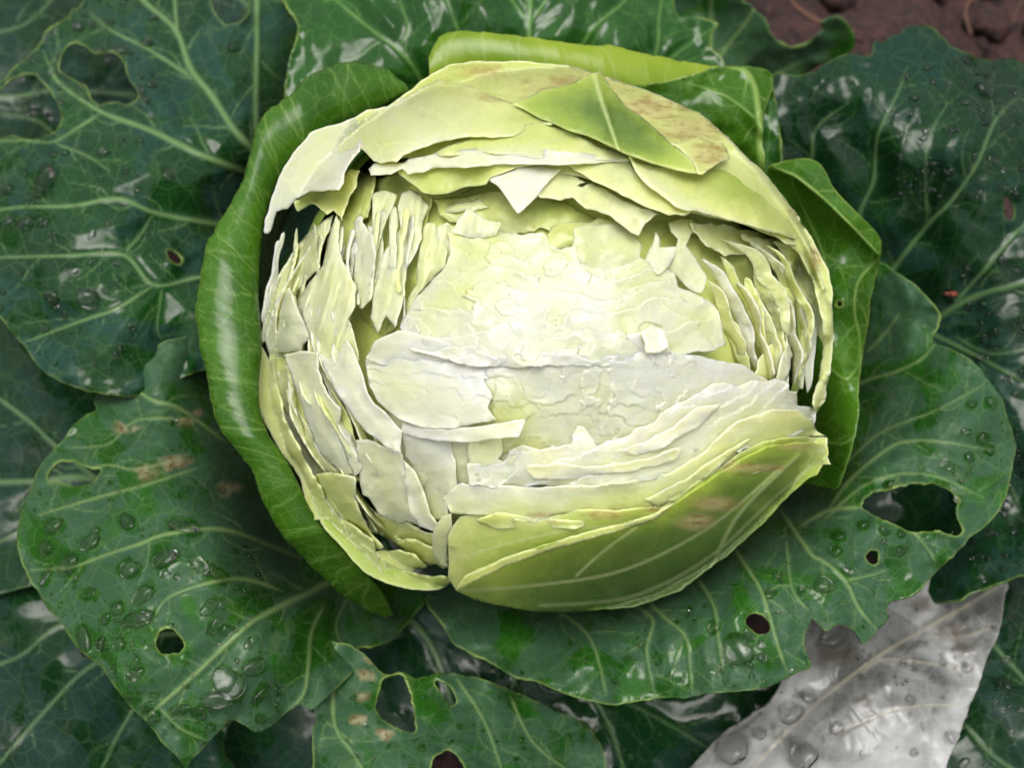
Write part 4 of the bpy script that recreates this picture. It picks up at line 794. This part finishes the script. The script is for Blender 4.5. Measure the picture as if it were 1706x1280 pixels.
S([(611, 598), (623, 570), (662, 551), (701, 559), (752, 570), (811, 586), (920, 590), (998, 568), (1064, 553), (1084, 552), (1111, 574), (1119, 588), (1064, 606), (1000, 604), (900, 606), (820, 618), (740, 612), (660, 614)], [(620, 575, 1.002), (700, 560, .998), (920, 588, 1.006), (1064, 553, 1.002), (1119, 580, 1.0), (900, 610, .985), (660, 618, .985), (1060, 606, .985), (760, 616, .98)], [(620, 580, .06), (1000, 590, .0)], rip=.006, jag=3, lift=.006, an=3)
S([(1066, 552), (1084, 540), (1104, 548), (1118, 580), (1100, 590), (1078, 588)], 1.015, .02, jag=4, lift=.01)
S([(607, 600), (662, 596), (740, 604), (850, 602), (824, 616), (806, 634), (820, 662), (814, 680), (826, 700), (790, 706), (764, 713), (720, 716), (693, 711), (662, 697), (631, 672), (616, 645)], [(620, 610, .99), (740, 600, .985), (820, 604, .985), (820, 695, 1.018), (690, 705, 1.015), (740, 650, 1.006), (630, 660, 1.006)], [(620, 610, .14), (740, 600, .03), (820, 690, .05), (690, 700, .12), (690, 640, .2)], rip=.01, jag=2, lift=.01, smooth=False, wrinkle=80, step=2.6, terr=lambda P: [((P[:, 1] - .2 * P[:, 0]) / 44 + 1.2 * fbm(P[:, 0] / 80, P[:, 1] / 50, 2) + .3 * fbm(P[:, 0] / 20, P[:, 1] / 18, 3), -.010, 6.0)])
# left front layers, from the outside in
S([(436, 574), (431, 620), (429, 675), (440, 705), (461, 743), (480, 770), (500, 800), (510, 840), (520, 867), (545, 866), (580, 900), (640, 960), (620, 900), (560, 860), (520, 790), (495, 740), (474, 700), (467, 664), (449, 605)], [(436, 580, 1.02), (430, 675, 1.035), (515, 860, 1.06), (470, 680, 1.01), (560, 850, 1.02), (620, 930, 1.03)], [(436, 580, .36), (520, 860, .46), (460, 720, .42)], jag=2, rip=.006, lift=.006, label='yellow green torn outer layer at the left')
S([(508, 790), (530, 800), (560, 850), (590, 895), (640, 935), (700, 958), (746, 962), (744, 978), (700, 984), (650, 975), (605, 950), (570, 915), (535, 870)], [(515, 795, 1.0), (700, 975, 1.03), (600, 940, 1.035), (640, 940, 1.01), (745, 965, 1.0)], .60, smooth=True, jag=1.5, rip=.004, label='thick green lower lip of the head')
S([(450, 600), (470, 592), (500, 600), (520, 660), (535, 720), (560, 760), (600, 800), (570, 820), (530, 790), (496, 740), (474, 690)], .955, .40, jag=4, rip=.016, an=3, ang=1.1)
S([(460, 620), (478, 610), (500, 690), (540, 750), (575, 790), (560, 800), (520, 770), (485, 715)], .975, .30, jag=3, rip=.014)
S([(471, 590), (500, 584), (529, 588), (531, 617), (549, 664), (568, 680), (561, 711), (568, 735), (576, 754), (592, 793), (568, 795), (548, 775), (529, 750), (506, 690), (488, 640)], .988, .17, rip=.012, jag=2.5, lift=.008, ang=1.1, an=3)
S([(561, 711), (575, 726), (592, 754), (607, 781), (590, 797), (578, 765), (566, 735)], .992, .20, jag=2, lift=.008)
S([(545, 640), (562, 664), (585, 700), (592, 740), (580, 750), (565, 720)], .965, .46, jag=2)
S([(529, 588), (541, 597), (561, 602), (566, 585), (576, 566), (592, 590), (604, 621), (611, 656), (622, 675), (639, 688), (672, 719), (668, 756), (655, 752), (639, 742), (622, 731), (607, 719), (588, 695), (568, 668), (549, 629)], [(535, 592, .99), (580, 570, .99), (610, 650, 1.0), (668, 750, 1.03), (570, 665, 1.005), (640, 700, 1.01)], .09, rip=.01, jag=2, lift=.012, wrinkle=60, ang=.9, an=3)
S([(460, 500), (480, 480), (500, 520), (515, 560), (500, 585), (470, 585), (448, 590), (440, 560)], .985, .2, jag=3, rip=.016)
S([(518, 791), (545, 788), (568, 791), (590, 796), (592, 832), (604, 860), (615, 887), (639, 914), (630, 916), (608, 908), (584, 898), (553, 852), (535, 820)], 1.0, [(520, 792, .46), (600, 840, .38), (630, 910, .46)], rip=.008, jag=2, lift=.01)
S([(592, 734), (610, 733), (631, 742), (655, 752), (668, 758), (672, 790), (690, 840), (700, 880), (678, 872), (666, 873), (648, 866), (631, 857), (615, 830), (604, 824), (598, 800), (596, 773)], [(600, 740, .985), (668, 760, .99), (690, 870, .985), (610, 825, .995)], [(600, 740, .16), (650, 860, .22)], rip=.008, jag=2, lift=.008)
S([(670, 765), (690, 785), (705, 820), (718, 858), (735, 880), (738, 887), (722, 886), (700, 878), (684, 858), (676, 810)], .99, .14, jag=1.5, lift=.01)
S([(670, 719), (700, 716), (750, 730), (758, 770), (760, 812), (740, 828), (745, 861), (728, 866), (716, 860), (706, 820), (690, 780), (672, 760)], [(680, 725, .985), (750, 735, .99), (750, 850, 1.005), (680, 770, .975), (715, 850, .975)], [(690, 730, .10), (745, 850, .24)], rip=.006, jag=2, lift=.006)
S([(600, 830), (640, 862), (690, 880), (740, 900), (745, 945), (700, 935), (655, 905), (615, 885)], .95, .42, jag=5, rip=.012)
S([(654, 892), (676, 897), (700, 902), (728, 918), (746, 932), (740, 946), (722, 940), (700, 938), (676, 925), (660, 912)], .975, .46, jag=5, lift=.01)
S([(625, 918), (660, 925), (690, 930), (708, 945), (690, 950), (650, 945)], .995, .46, jag=6, lift=.01)
S([(670, 703), (720, 716), (772, 713), (820, 707), (873, 698), (876, 704), (870, 716), (865, 727), (830, 732), (783, 735), (732, 736), (690, 728), (668, 722)], [(675, 710, 1.0), (772, 722, 1.03), (872, 702, 1.045), (732, 734, 1.02)], .05, jag=1.5, rip=.004, lift=.008)
S([(779, 737), (800, 733), (836, 730), (838, 752), (830, 766), (838, 770), (850, 760), (869, 748), (890, 770), (900, 812), (840, 812), (783, 806)], .998, .22, jag=2, rip=.006)
CB[0] = .06
# right front: stacked torn bowls
S([(1033, 730), (1060, 718), (1095, 703), (1119, 680), (1150, 662), (1178, 648), (1205, 637), (1230, 640), (1252, 633), (1272, 634), (1291, 629), (1314, 637), (1316, 652), (1330, 652), (1328, 676), (1345, 678), (1361, 682), (1355, 713), (1330, 722), (1232, 752), (1173, 781), (1095, 797), (998, 812), (900, 812), (783, 808), (781, 775), (800, 776), (838, 770), (850, 752), (869, 746), (900, 752), (930, 748), (955, 742), (958, 727), (963, 713), (974, 714), (984, 728), (994, 742)],
  [(785, 790, 1.002), (870, 748, .99), (970, 716, 1.0), (1000, 800, 1.03), (1120, 685, .995), (1250, 636, 1.0), (1340, 690, 1.02), (1200, 760, 1.04), (1100, 740, 1.008)], [(785, 790, .1), (970, 730, .02), (1000, 800, .14), (1120, 690, .0), (1250, 640, .04), (1340, 690, .08), (1200, 755, .2)], jag=3.5, rip=.008, lift=.008, wrinkle=60, ang=-.35, an=4, step=2.6, terr=t_bowl)
S([(1020, 752), (1080, 735), (1130, 705), (1165, 680), (1200, 676), (1160, 712), (1110, 742), (1060, 760)], 1.028, .05, jag=3, rip=.008, lift=.006, ang=-.4, an=3)
S([(880, 780), (930, 775), (1000, 776), (1080, 764), (1140, 742), (1130, 764), (1060, 786), (960, 798), (890, 796)], 1.033, .16, jag=3, rip=.006, lift=.006, an=4)
S([(758, 812), (770, 806), (790, 808), (811, 809), (900, 810), (998, 809), (1050, 802), (1095, 789), (1111, 789), (1135, 775), (1173, 754), (1212, 719), (1232, 705), (1252, 695), (1287, 684), (1330, 684), (1352, 702), (1361, 719), (1377, 727), (1335, 728), (1291, 736), (1232, 760), (1181, 795), (1134, 834), (1076, 850), (978, 855), (920, 858), (889, 870), (840, 866), (795, 858), (752, 855), (738, 832)],
  [(760, 815, 1.02), (1000, 812, 1.04), (1170, 758, 1.05), (1290, 690, 1.045), (1370, 722, 1.04), (1130, 830, 1.055), (900, 862, 1.05), (750, 850, 1.03)], [(760, 815, .14), (1000, 815, .22), (1000, 850, .40), (1200, 740, .26), (1330, 700, .30), (1130, 830, .44), (800, 850, .28)], jag=2.5, rip=.006, lift=.006, ang=-.35, an=3, veins=[([(860, 815), (940, 826), (1080, 812), (1180, 768)], 3, 2)], brown=[(1250, 760, 60, 14), (1190, 795, 40, 12), (920, 860, 60, 10)], wrinkle=70)
S([(1076, 833), (1140, 800), (1190, 765), (1225, 745), (1250, 732), (1215, 762), (1180, 795), (1140, 830), (1098, 845)], 1.06, .36, jag=2, lift=.006)
S([(790, 868), (830, 856), (880, 862), (960, 870), (1010, 868), (960, 880), (880, 882), (820, 880)], 1.058, .44, jag=2, lift=.006, brown=[(900, 872, 50, 8)])
S([(746, 895), (754, 876), (766, 861), (800, 856), (850, 864), (900, 868), (940, 850), (978, 848), (1030, 852), (1088, 844), (1130, 828), (1173, 797), (1232, 756), (1271, 738), (1310, 728), (1341, 726), (1379, 730), (1377, 750), (1250, 790), (1140, 870), (1088, 880), (978, 908), (900, 935), (842, 956), (800, 972), (760, 984), (747, 966)],
  [(748, 900, 1.03), (900, 866, 1.055), (1100, 844, 1.065), (1250, 748, 1.06), (1375, 732, 1.05), (1088, 880, 1.075), (900, 935, 1.07), (755, 975, 1.05)], [(750, 900, .44), (900, 900, .54), (1088, 870, .56), (1250, 760, .58), (1375, 735, .48), (760, 975, .52)], jag=1.8, rip=.005, lift=.003, veins=[([(748, 935), (850, 905), (960, 882), (1080, 866), (1200, 800)], 3, 2)], brown=[(1010, 858, 60, 12), (1100, 850, 40, 10), (1240, 775, 70, 14)], ang=-.4, an=3, wrinkle=70, label='yellow green torn layer at the front of the head')
S([(758, 984), (766, 968), (791, 953), (842, 932), (920, 906), (978, 888), (1040, 872), (1088, 858), (1132, 834), (1180, 800), (1235, 765), (1275, 745), (1330, 738), (1379, 742), (1380, 758), (1360, 790), (1341, 800), (1310, 830), (1275, 870), (1212, 925), (1134, 985), (1056, 1012), (978, 1020), (900, 1020), (830, 1010), (790, 1000)],
  [(760, 984, 1.06), (842, 936, 1.095), (978, 890, 1.10), (1130, 836, 1.10), (1275, 750, 1.085), (1378, 748, 1.07), (1100, 930, 1.06), (900, 970, 1.06), (1280, 850, 1.045), (1000, 1015, 1.03), (1200, 930, 1.03)], [(760, 984, .60), (900, 935, .70), (978, 960, .82), (1100, 900, .78), (1280, 780, .70), (1378, 745, .55), (1100, 1000, .92), (1250, 880, .82)], jag=1.5, rip=.006, lift=.004,  # tone deepens towards the bottom: shade of the underside put into the colour
  veins=[([(770, 985), (900, 975), (1040, 950), (1180, 880), (1300, 780)], 4, 3), ([(1180, 960), (1230, 860), (1330, 760)], 6, 3), ([(960, 960), (1010, 915), (1060, 880)], 3, 2), ([(900, 1010), (1050, 995), (1180, 930), (1290, 830), (1360, 770)], 5, 3)], brown=[(1160, 870, 50, 22), (1250, 780, 90, 12), (1190, 840, 60, 20), (1330, 745, 50, 10)], ang=-.5, an=4, wrinkle=60, rim=0, label='green outermost leaf at the front of the head')
S([(760, 985), (775, 962), (842, 930), (920, 904), (978, 887), (1050, 870), (1092, 857), (1130, 835), (1090, 868), (1040, 884), (978, 900), (920, 918), (842, 944), (790, 968)], 1.115, .50, jag=1.5, lift=.004, rip=.004)
S([(1282, 800), (1310, 770), (1345, 745), (1379, 752), (1385, 775), (1350, 775), (1318, 800), (1290, 815)], 1.04, .58, jag=2.5)
S([(721, 892), (728, 875), (737, 862), (750, 858), (752, 880), (746, 900), (745, 945), (735, 944), (724, 930), (720, 910)], 1.02, .28, jag=1.5, label='translucent whitish tongue of leaf')
# -- rear shell over the opening
S([(575, 232), (590, 205), (640, 180), (680, 150), (718, 124), (756, 107), (800, 100), (877, 103), (948, 110), (1018, 130), (1089, 152), (1165, 188), (1215, 233), (1270, 285), (1320, 343), (1355, 400), (1377, 450), (1387, 490), (1388, 560), (1384, 620), (1372, 668), (1360, 690), (1356, 672), (1364, 630), (1372, 580), (1370, 530), (1355, 460), (1330, 420), (1300, 395), (1230, 372), (1130, 350), (1060, 320), (950, 290), (800, 270), (700, 265), (620, 260)], [(600, 220, .985), (800, 105, .99), (1000, 200, .985), (1300, 360, 1.0), (1384, 500, 1.045), (1385, 560, 1.045), (1384, 620, 1.05), (1362, 690, 1.03), (1366, 600, 1.0), (1372, 440, 1.03), (1350, 400, 1.02), (1358, 470, 1.005), (700, 200, .985), (1100, 300, .98)], [(600, 220, .40), (800, 120, .44), (1000, 150, .46), (1200, 260, .44), (1370, 480, .42), (900, 250, .44)], brown=[(960, 150, 150, 45), (1150, 215, 90, 38), (1330, 345, 26, 40), (800, 118, 60, 18), (1080, 180, 110, 40), (1360, 420, 16, 60)], jag=2.5, rip=.008, curl=.010, ang=.5, an=3, veins=[([(1225, 250), (1280, 310), (1340, 400), (1372, 480)], 6, 4)], label='browned outer shell over the back of the head')
S([(490, 335), (505, 328), (520, 318), (545, 316), (560, 308), (584, 280), (600, 283), (592, 310), (581, 324), (574, 350), (569, 368), (563, 360), (555, 350), (543, 359), (531, 347), (523, 341), (510, 346), (496, 353)], .975, .46, jag=3, lift=.008)
S([(591, 195), (567, 206), (543, 212), (517, 224), (490, 253), (464, 297), (452, 332), (441, 368), (442, 387), (447, 386), (452, 377), (461, 353), (479, 348), (493, 329), (517, 318), (540, 320), (564, 315), (572, 303), (574, 288), (584, 268), (600, 250), (605, 215)], [(595, 200, 1.0), (500, 250, 1.0), (442, 385, 1.02), (570, 305, 1.04), (520, 270, 1.03), (480, 345, 1.035)], [(595, 200, .14), (470, 330, .10), (560, 290, .05), (490, 260, .2)], jag=2.5, rip=.008, lift=.008, label='white torn flap at the upper left', veins=[([(480, 280), (520, 245), (570, 215)], 3, 2)])
S([(613, 281), (622, 272), (640, 268), (672, 270), (680, 264), (728, 254), (801, 246), (860, 246), (920, 250), (980, 256), (1048, 268), (960, 271), (900, 272), (801, 274), (728, 279), (704, 287), (678, 291), (669, 281), (649, 290), (616, 293)], [(616, 287, 1.02), (728, 265, 1.015), (900, 262, 1.01), (1047, 268, 1.005)], .12, jag=1.8, rip=.004, lift=.006)
S([(655, 280), (684, 306), (701, 318), (722, 325), (742, 324), (772, 312), (790, 309), (810, 307), (816, 298), (860, 280), (920, 272), (786, 262), (700, 268)], [(660, 282, .985), (730, 322, .955), (815, 300, .96), (860, 275, .975), (780, 270, .985)], .47, jag=2, rip=.005, smooth=False)
S([(900, 277), (925, 274), (944, 281), (960, 290), (979, 303), (966, 309), (988, 304), (1017, 322), (1040, 335), (1064, 344), (1102, 356), (1088, 362), (1076, 371), (1064, 390), (1047, 379), (1030, 370), (1017, 362), (995, 350), (976, 344), (953, 329), (935, 334), (918, 332), (898, 330), (890, 300)], .95, .27, jag=3.5, rip=.010, lift=.008)
S([(816, 299), (822, 303), (828, 307), (845, 330), (863, 353), (880, 340), (895, 327), (906, 312), (920, 297), (935, 281), (900, 276), (860, 277)], [(825, 302, .975), (863, 353, .985), (920, 290, .975), (870, 300, .985)], .07, jag=1.2, rip=.004, lift=.006, label='small white triangular tip hanging over the opening')
S([(940, 268), (964, 266), (1041, 262), (1061, 283), (1091, 312), (1129, 333), (1164, 345), (1150, 355), (1140, 359), (1128, 357), (1118, 359), (1093, 350), (1064, 338), (1040, 324), (1017, 312), (979, 294), (960, 283)], .99, .34, jag=2, rip=.005, lift=.005)
S([(786, 229), (830, 214), (901, 204), (941, 213), (988, 237), (1041, 257), (1049, 266), (1000, 266), (959, 266), (900, 264), (801, 252), (728, 260), (715, 262), (731, 250)], [(730, 255, 1.015), (900, 208, 1.005), (1045, 262, 1.01), (860, 258, 1.02)], [(740, 252, .40), (900, 215, .48), (900, 255, .32), (1040, 262, .38)], jag=1.5, rip=.005, veins=[([(780, 250), (900, 238), (960, 222)], 2, 1)])
S([(1047, 254), (1052, 258), (1060, 272), (1085, 276), (1158, 286), (1216, 268), (1245, 290), (1281, 326), (1310, 365), (1350, 405), (1345, 410), (1322, 396), (1300, 388), (1278, 383), (1250, 376), (1222, 368), (1193, 362), (1164, 354), (1146, 352), (1129, 345), (1110, 332), (1088, 313), (1072, 298), (1061, 284)], [(1050, 258, 1.03), (1100, 300, 1.012), (1200, 290, 1.01), (1280, 330, 1.005), (1345, 408, 1.0), (1200, 360, 1.03), (1280, 380, 1.025)], [(1060, 270, .40), (1160, 310, .44), (1230, 330, .52), (1200, 362, .32), (1330, 395, .42)], jag=1.8, rip=.005, lift=.004, label='broad yellow green flap above the opening')
S([(1278, 384), (1305, 386), (1322, 396), (1330, 410), (1312, 405), (1296, 394)], 1.0, .40, jag=3)
S([(590, 197), (610, 183), (645, 176), (690, 152), (730, 131), (772, 140), (812, 155), (853, 172), (880, 182), (900, 196), (925, 206), (901, 207), (876, 216), (854, 225), (815, 226), (778, 227), (750, 231), (728, 236), (700, 246), (672, 258), (660, 268), (649, 268), (634, 270), (622, 266), (613, 256), (602, 246), (584, 249), (570, 262), (546, 266), (560, 240), (575, 215)], [(595, 198, 1.005), (730, 132, 1.005), (890, 195, 1.015), (700, 200, 1.02), (560, 260, 1.03), (650, 262, 1.045), (780, 224, 1.04)], [(600, 200, .32), (730, 135, .40), (700, 200, .28), (660, 255, .26), (850, 210, .42), (560, 258, .30)], jag=1.8, rip=.007, lift=.004, brown=[(740, 130, 50, 14), (820, 160, 50, 16)], wrinkle=60, veins=[([(640, 262), (640, 215), (680, 193), (735, 200), (738, 225)], 2, 2), ([(560, 255), (590, 215), (660, 190)], 2, 1.5)], label='pale green torn flap on the upper left of the head')
h3 = S([(853, 172), (880, 160), (912, 148), (945, 138), (978, 125), (990, 121), (1002, 118), (1013, 137), (1042, 175), (1080, 203), (1122, 241), (1155, 267), (1163, 288), (1127, 281), (1085, 270), (1042, 255), (994, 231), (943, 213), (900, 196)], [(860, 175, 1.02), (985, 122, 1.045), (1000, 200, 1.06), (1160, 285, 1.055), (940, 210, 1.045), (1080, 210, 1.05), (1060, 258, 1.06)], [(860, 175, .60), (985, 130, .62), (960, 180, .68), (1050, 210, .78), (1100, 262, .70), (1155, 280, .56)], jag=1.5, rip=.004, lift=.003, veins=[([(990, 120), (1000, 160), (1015, 205), (1030, 248)], 8, 3)], label='olive green folded flap on top of the head')
S([(1118, 238), (1140, 236), (1165, 228), (1190, 240), (1205, 238), (1218, 264), (1200, 268), (1179, 279), (1170, 288), (1164, 289), (1154, 266)], [(1125, 240, 1.04), (1215, 262, 1.04), (1165, 287, 1.06), (1180, 250, 1.05)], .46, brown=[(1180, 258, 55, 40)], jag=3, lift=.008, label='shrivelled brown leaf tip')
S([(1198, 232), (1206, 222), (1216, 228), (1220, 240), (1208, 242)], 1.01, .36, jag=2, brown=[(1205, 230, 10, 10)])
under()
core_o = head
# clear little drops clinging to the torn leaves
hl = dict(o=head, P=None)
def head_dew():
    r = np.random.default_rng(8); tr = [c for c in head.children]; P = []; T = []; o = 0
    # sample directly on the shards' own vertices
    for c in tr:
        me = c.data; n = len(me.vertices)
        if n < 300: continue
        co = np.empty(n * 3, np.float32); me.vertices.foreach_get('co', co); no = np.empty(n * 3, np.float32); me.vertex_normals.foreach_get('vector', no)
        co = co.reshape(-1, 3); no = no.reshape(-1, 3)
        v = co - EYE; dp_ = v @ FWD; X = PW / 2 + FPX * (v @ RGT) / dp_; Y = PH / 2 - FPX * (v @ UPV) / dp_
        ok = np.where((X > 600) & (X < 830) & (Y > 690) & (Y < 920) | (X > 1120) & (X < 1260) & (Y > 690) & (Y < 800))[0]
        if not len(ok): continue
        for i in r.choice(ok, max(1, len(ok) // 260), False):
            s = .00022 + .00075 * r.random() ** 3; a, b, nn = frame(no[i].astype(float) + 1e-6, r.uniform(0, 6)); dp, dt = SMALL[r.integers(0, 6)]
            P.append(co[i] + (dp[:, :1] * a * 1.2 + dp[:, 1:2] * b + dp[:, 2:] * nn) * s); T.append(dt + o); o += len(dp)
    me = raw_mesh('dew', np.concatenate(P), np.concatenate(T)); me.materials.append(M['water']); ob = link(bpy.data.objects.new('dew', me), head); ob['kind'] = 'stuff'
head_dew()

# ------------------------------------------------------------------ neighbours, the withered leaf, the insect
def neighbour(px, z, label):
    p = at_height([px], np.array([z]))[0]
    e = empty('cabbage', (p[0], p[1], 0), label, 'cabbage'); return e, p
n1, p1 = neighbour((1160, 180), .08, 'blue-green neighbouring cabbage leaf with a scalloped rim against bare soil')
leaf('outer_leaf', 'blue', [(1110, -70), (1300, -70), (1240, -8), (1250, 8), (1259, 19), (1273, 28), (1278, 40), (1283, 52), (1293, 64), (1306, 71), (1320, 78), (1344, 71), (1360, 58), (1372, 47), (1368, 38), (1377, 32), (1396, 26), (1412, 38), (1424, 57), (1422, 80), (1405, 92), (1372, 106), (1330, 130), (1290, 160), (1230, 190), (1150, 180), (1100, 80)],
     [(1120, -40, .12), (1240, -20, .13), (1280, 60, .12), (1340, 80, .105), (1400, 50, .12), (1210, 90, .10), (1180, 20, .10), (1300, 130, .09), (1180, 170, .085)], [([(1170, 170), (1183, 60), (1185, 0), (1190, -60)], 14, 8), ([(1175, 150), (1202, 90), (1249, 28), (1275, -20)], 9, 4), ([(1190, 170), (1260, 140), (1340, 100)], 8, 4)], parent=n1, seed=81, step=4)
stalk(n1, p1[0], p1[1], .085, .012)
n2, p2 = neighbour((-120, 60), .05, 'grey-green rain-spotted neighbouring cabbage in the far upper left corner')
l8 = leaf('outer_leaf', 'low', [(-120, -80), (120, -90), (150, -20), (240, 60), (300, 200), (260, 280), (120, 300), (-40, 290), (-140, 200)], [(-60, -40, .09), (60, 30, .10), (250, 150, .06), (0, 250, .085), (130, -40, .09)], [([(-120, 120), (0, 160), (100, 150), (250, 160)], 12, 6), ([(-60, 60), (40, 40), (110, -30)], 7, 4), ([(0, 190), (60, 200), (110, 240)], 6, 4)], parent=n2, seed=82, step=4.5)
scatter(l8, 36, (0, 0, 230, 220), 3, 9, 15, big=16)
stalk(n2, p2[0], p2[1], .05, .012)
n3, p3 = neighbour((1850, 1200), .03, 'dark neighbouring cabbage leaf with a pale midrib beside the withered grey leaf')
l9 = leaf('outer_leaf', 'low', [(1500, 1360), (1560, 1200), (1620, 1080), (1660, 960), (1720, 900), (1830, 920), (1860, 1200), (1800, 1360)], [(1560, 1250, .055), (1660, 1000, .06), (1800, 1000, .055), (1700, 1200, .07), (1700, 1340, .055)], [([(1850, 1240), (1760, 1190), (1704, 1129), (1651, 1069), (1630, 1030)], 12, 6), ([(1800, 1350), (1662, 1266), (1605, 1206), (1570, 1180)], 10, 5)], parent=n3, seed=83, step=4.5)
scatter(l9, 46, (1590, 1020, 1705, 1279), 3, 8, 16, big=16)
stalk(n3, p3[0], p3[1], .03, .012)

gl = leaf('withered_leaf', 'grey', [(1676, 969), (1674, 990), (1672, 1013), (1665, 1055), (1651, 1083), (1634, 1132), (1616, 1178), (1598, 1224), (1577, 1277), (1560, 1340), (1090, 1340), (1152, 1277), (1194, 1231), (1229, 1203), (1264, 1182), (1284, 1165), (1300, 1140), (1330, 1060), (1370, 1000), (1440, 960), (1530, 950), (1620, 940)],
     [(1670, 980, .085), (1640, 1130, .09), (1570, 1280, .092), (1400, 1300, .095), (1160, 1290, .08), (1300, 1160, .085), (1380, 1060, .085), (1500, 980, .085), (1480, 1150, .105), (1420, 1180, .092), (1530, 1070, .10), (1320, 1270, .10), (1480, 1260, .09)],
     [([(1668, 975), (1600, 1015), (1520, 1060), (1440, 1110), (1330, 1200), (1220, 1320)], 9, 5), ([(1620, 1178), (1540, 1176), (1470, 1190), (1380, 1230)], 5, 3), ([(1660, 1040), (1610, 1060), (1540, 1060)], 5, 3), ([(1430, 1130), (1470, 1100), (1560, 1108), (1636, 1120)], 6, 3)],
     parent=None, seed=91, quilt=.003, wob=.010, wave=.002, jag=2, brown=[(1590, 1050, 30), (1540, 1010, 24), (1440, 1170, 16), (1390, 1090, 40), (1600, 1080, 20)], auto=False)
gl['o']['label'] = 'withered greyish white fallen leaf spotted with raindrops'; gl['o']['category'] = 'fallen leaf'
scatter(gl, 90, (1220, 1000, 1660, 1275), 2, 7, 17, big=26)
for d in [(1318, 1192, 21, 1.05, .5, 0), (1222, 1253, 29, 1.0, 0, 2), (1338, 1262, 24, 1, 0, 3), (1394, 1215, 12, 1, 0, 0), (1345, 1160, 12, 1.3, 0, 1), (1612, 1115, 9, 1, 0, 0), (1516, 1168, 9, 1.1, 0, 2), (1585, 1230, 11, 1.2, .3, 3), (1390, 1060, 22, 1.2, .8, 4), (1523, 1255, 7, 1, 0, 0), (1265, 1222, 11, 1.1, 0, 1)]: add_drop(gl, *d)

def insect():
    p, n = surf(r1, 1583, 489); a, b, n = frame(n, .5); k = px_size(p)
    e = bpy.data.objects.new('insect', None); e.location = p; link(e); e['label'] = 'tiny reddish brown insect resting on the dark right-hand leaf by its main vein'; e['category'] = 'insect'
    def blob(name, u0, ru, rv, rn, mat):
        dp, dt = drop_mesh(3, 1.0); q = p + (dp[:, :1] * ru * k + u0 * k) * a + dp[:, 1:2] * rv * k * b + (dp[:, 2:] * rn * k + rn * k * .5) * n
        me = raw_mesh(name, q, dt); me.materials.append(M[mat]); link(bpy.data.objects.new(name, me), e)
    blob('abdomen', 3, 8, 5, 5, 'bug'); blob('thorax', -5, 4.5, 4, 4, 'bug'); blob('insect_head', -10, 3, 3, 3, 'soil')
insect()
write_wet()
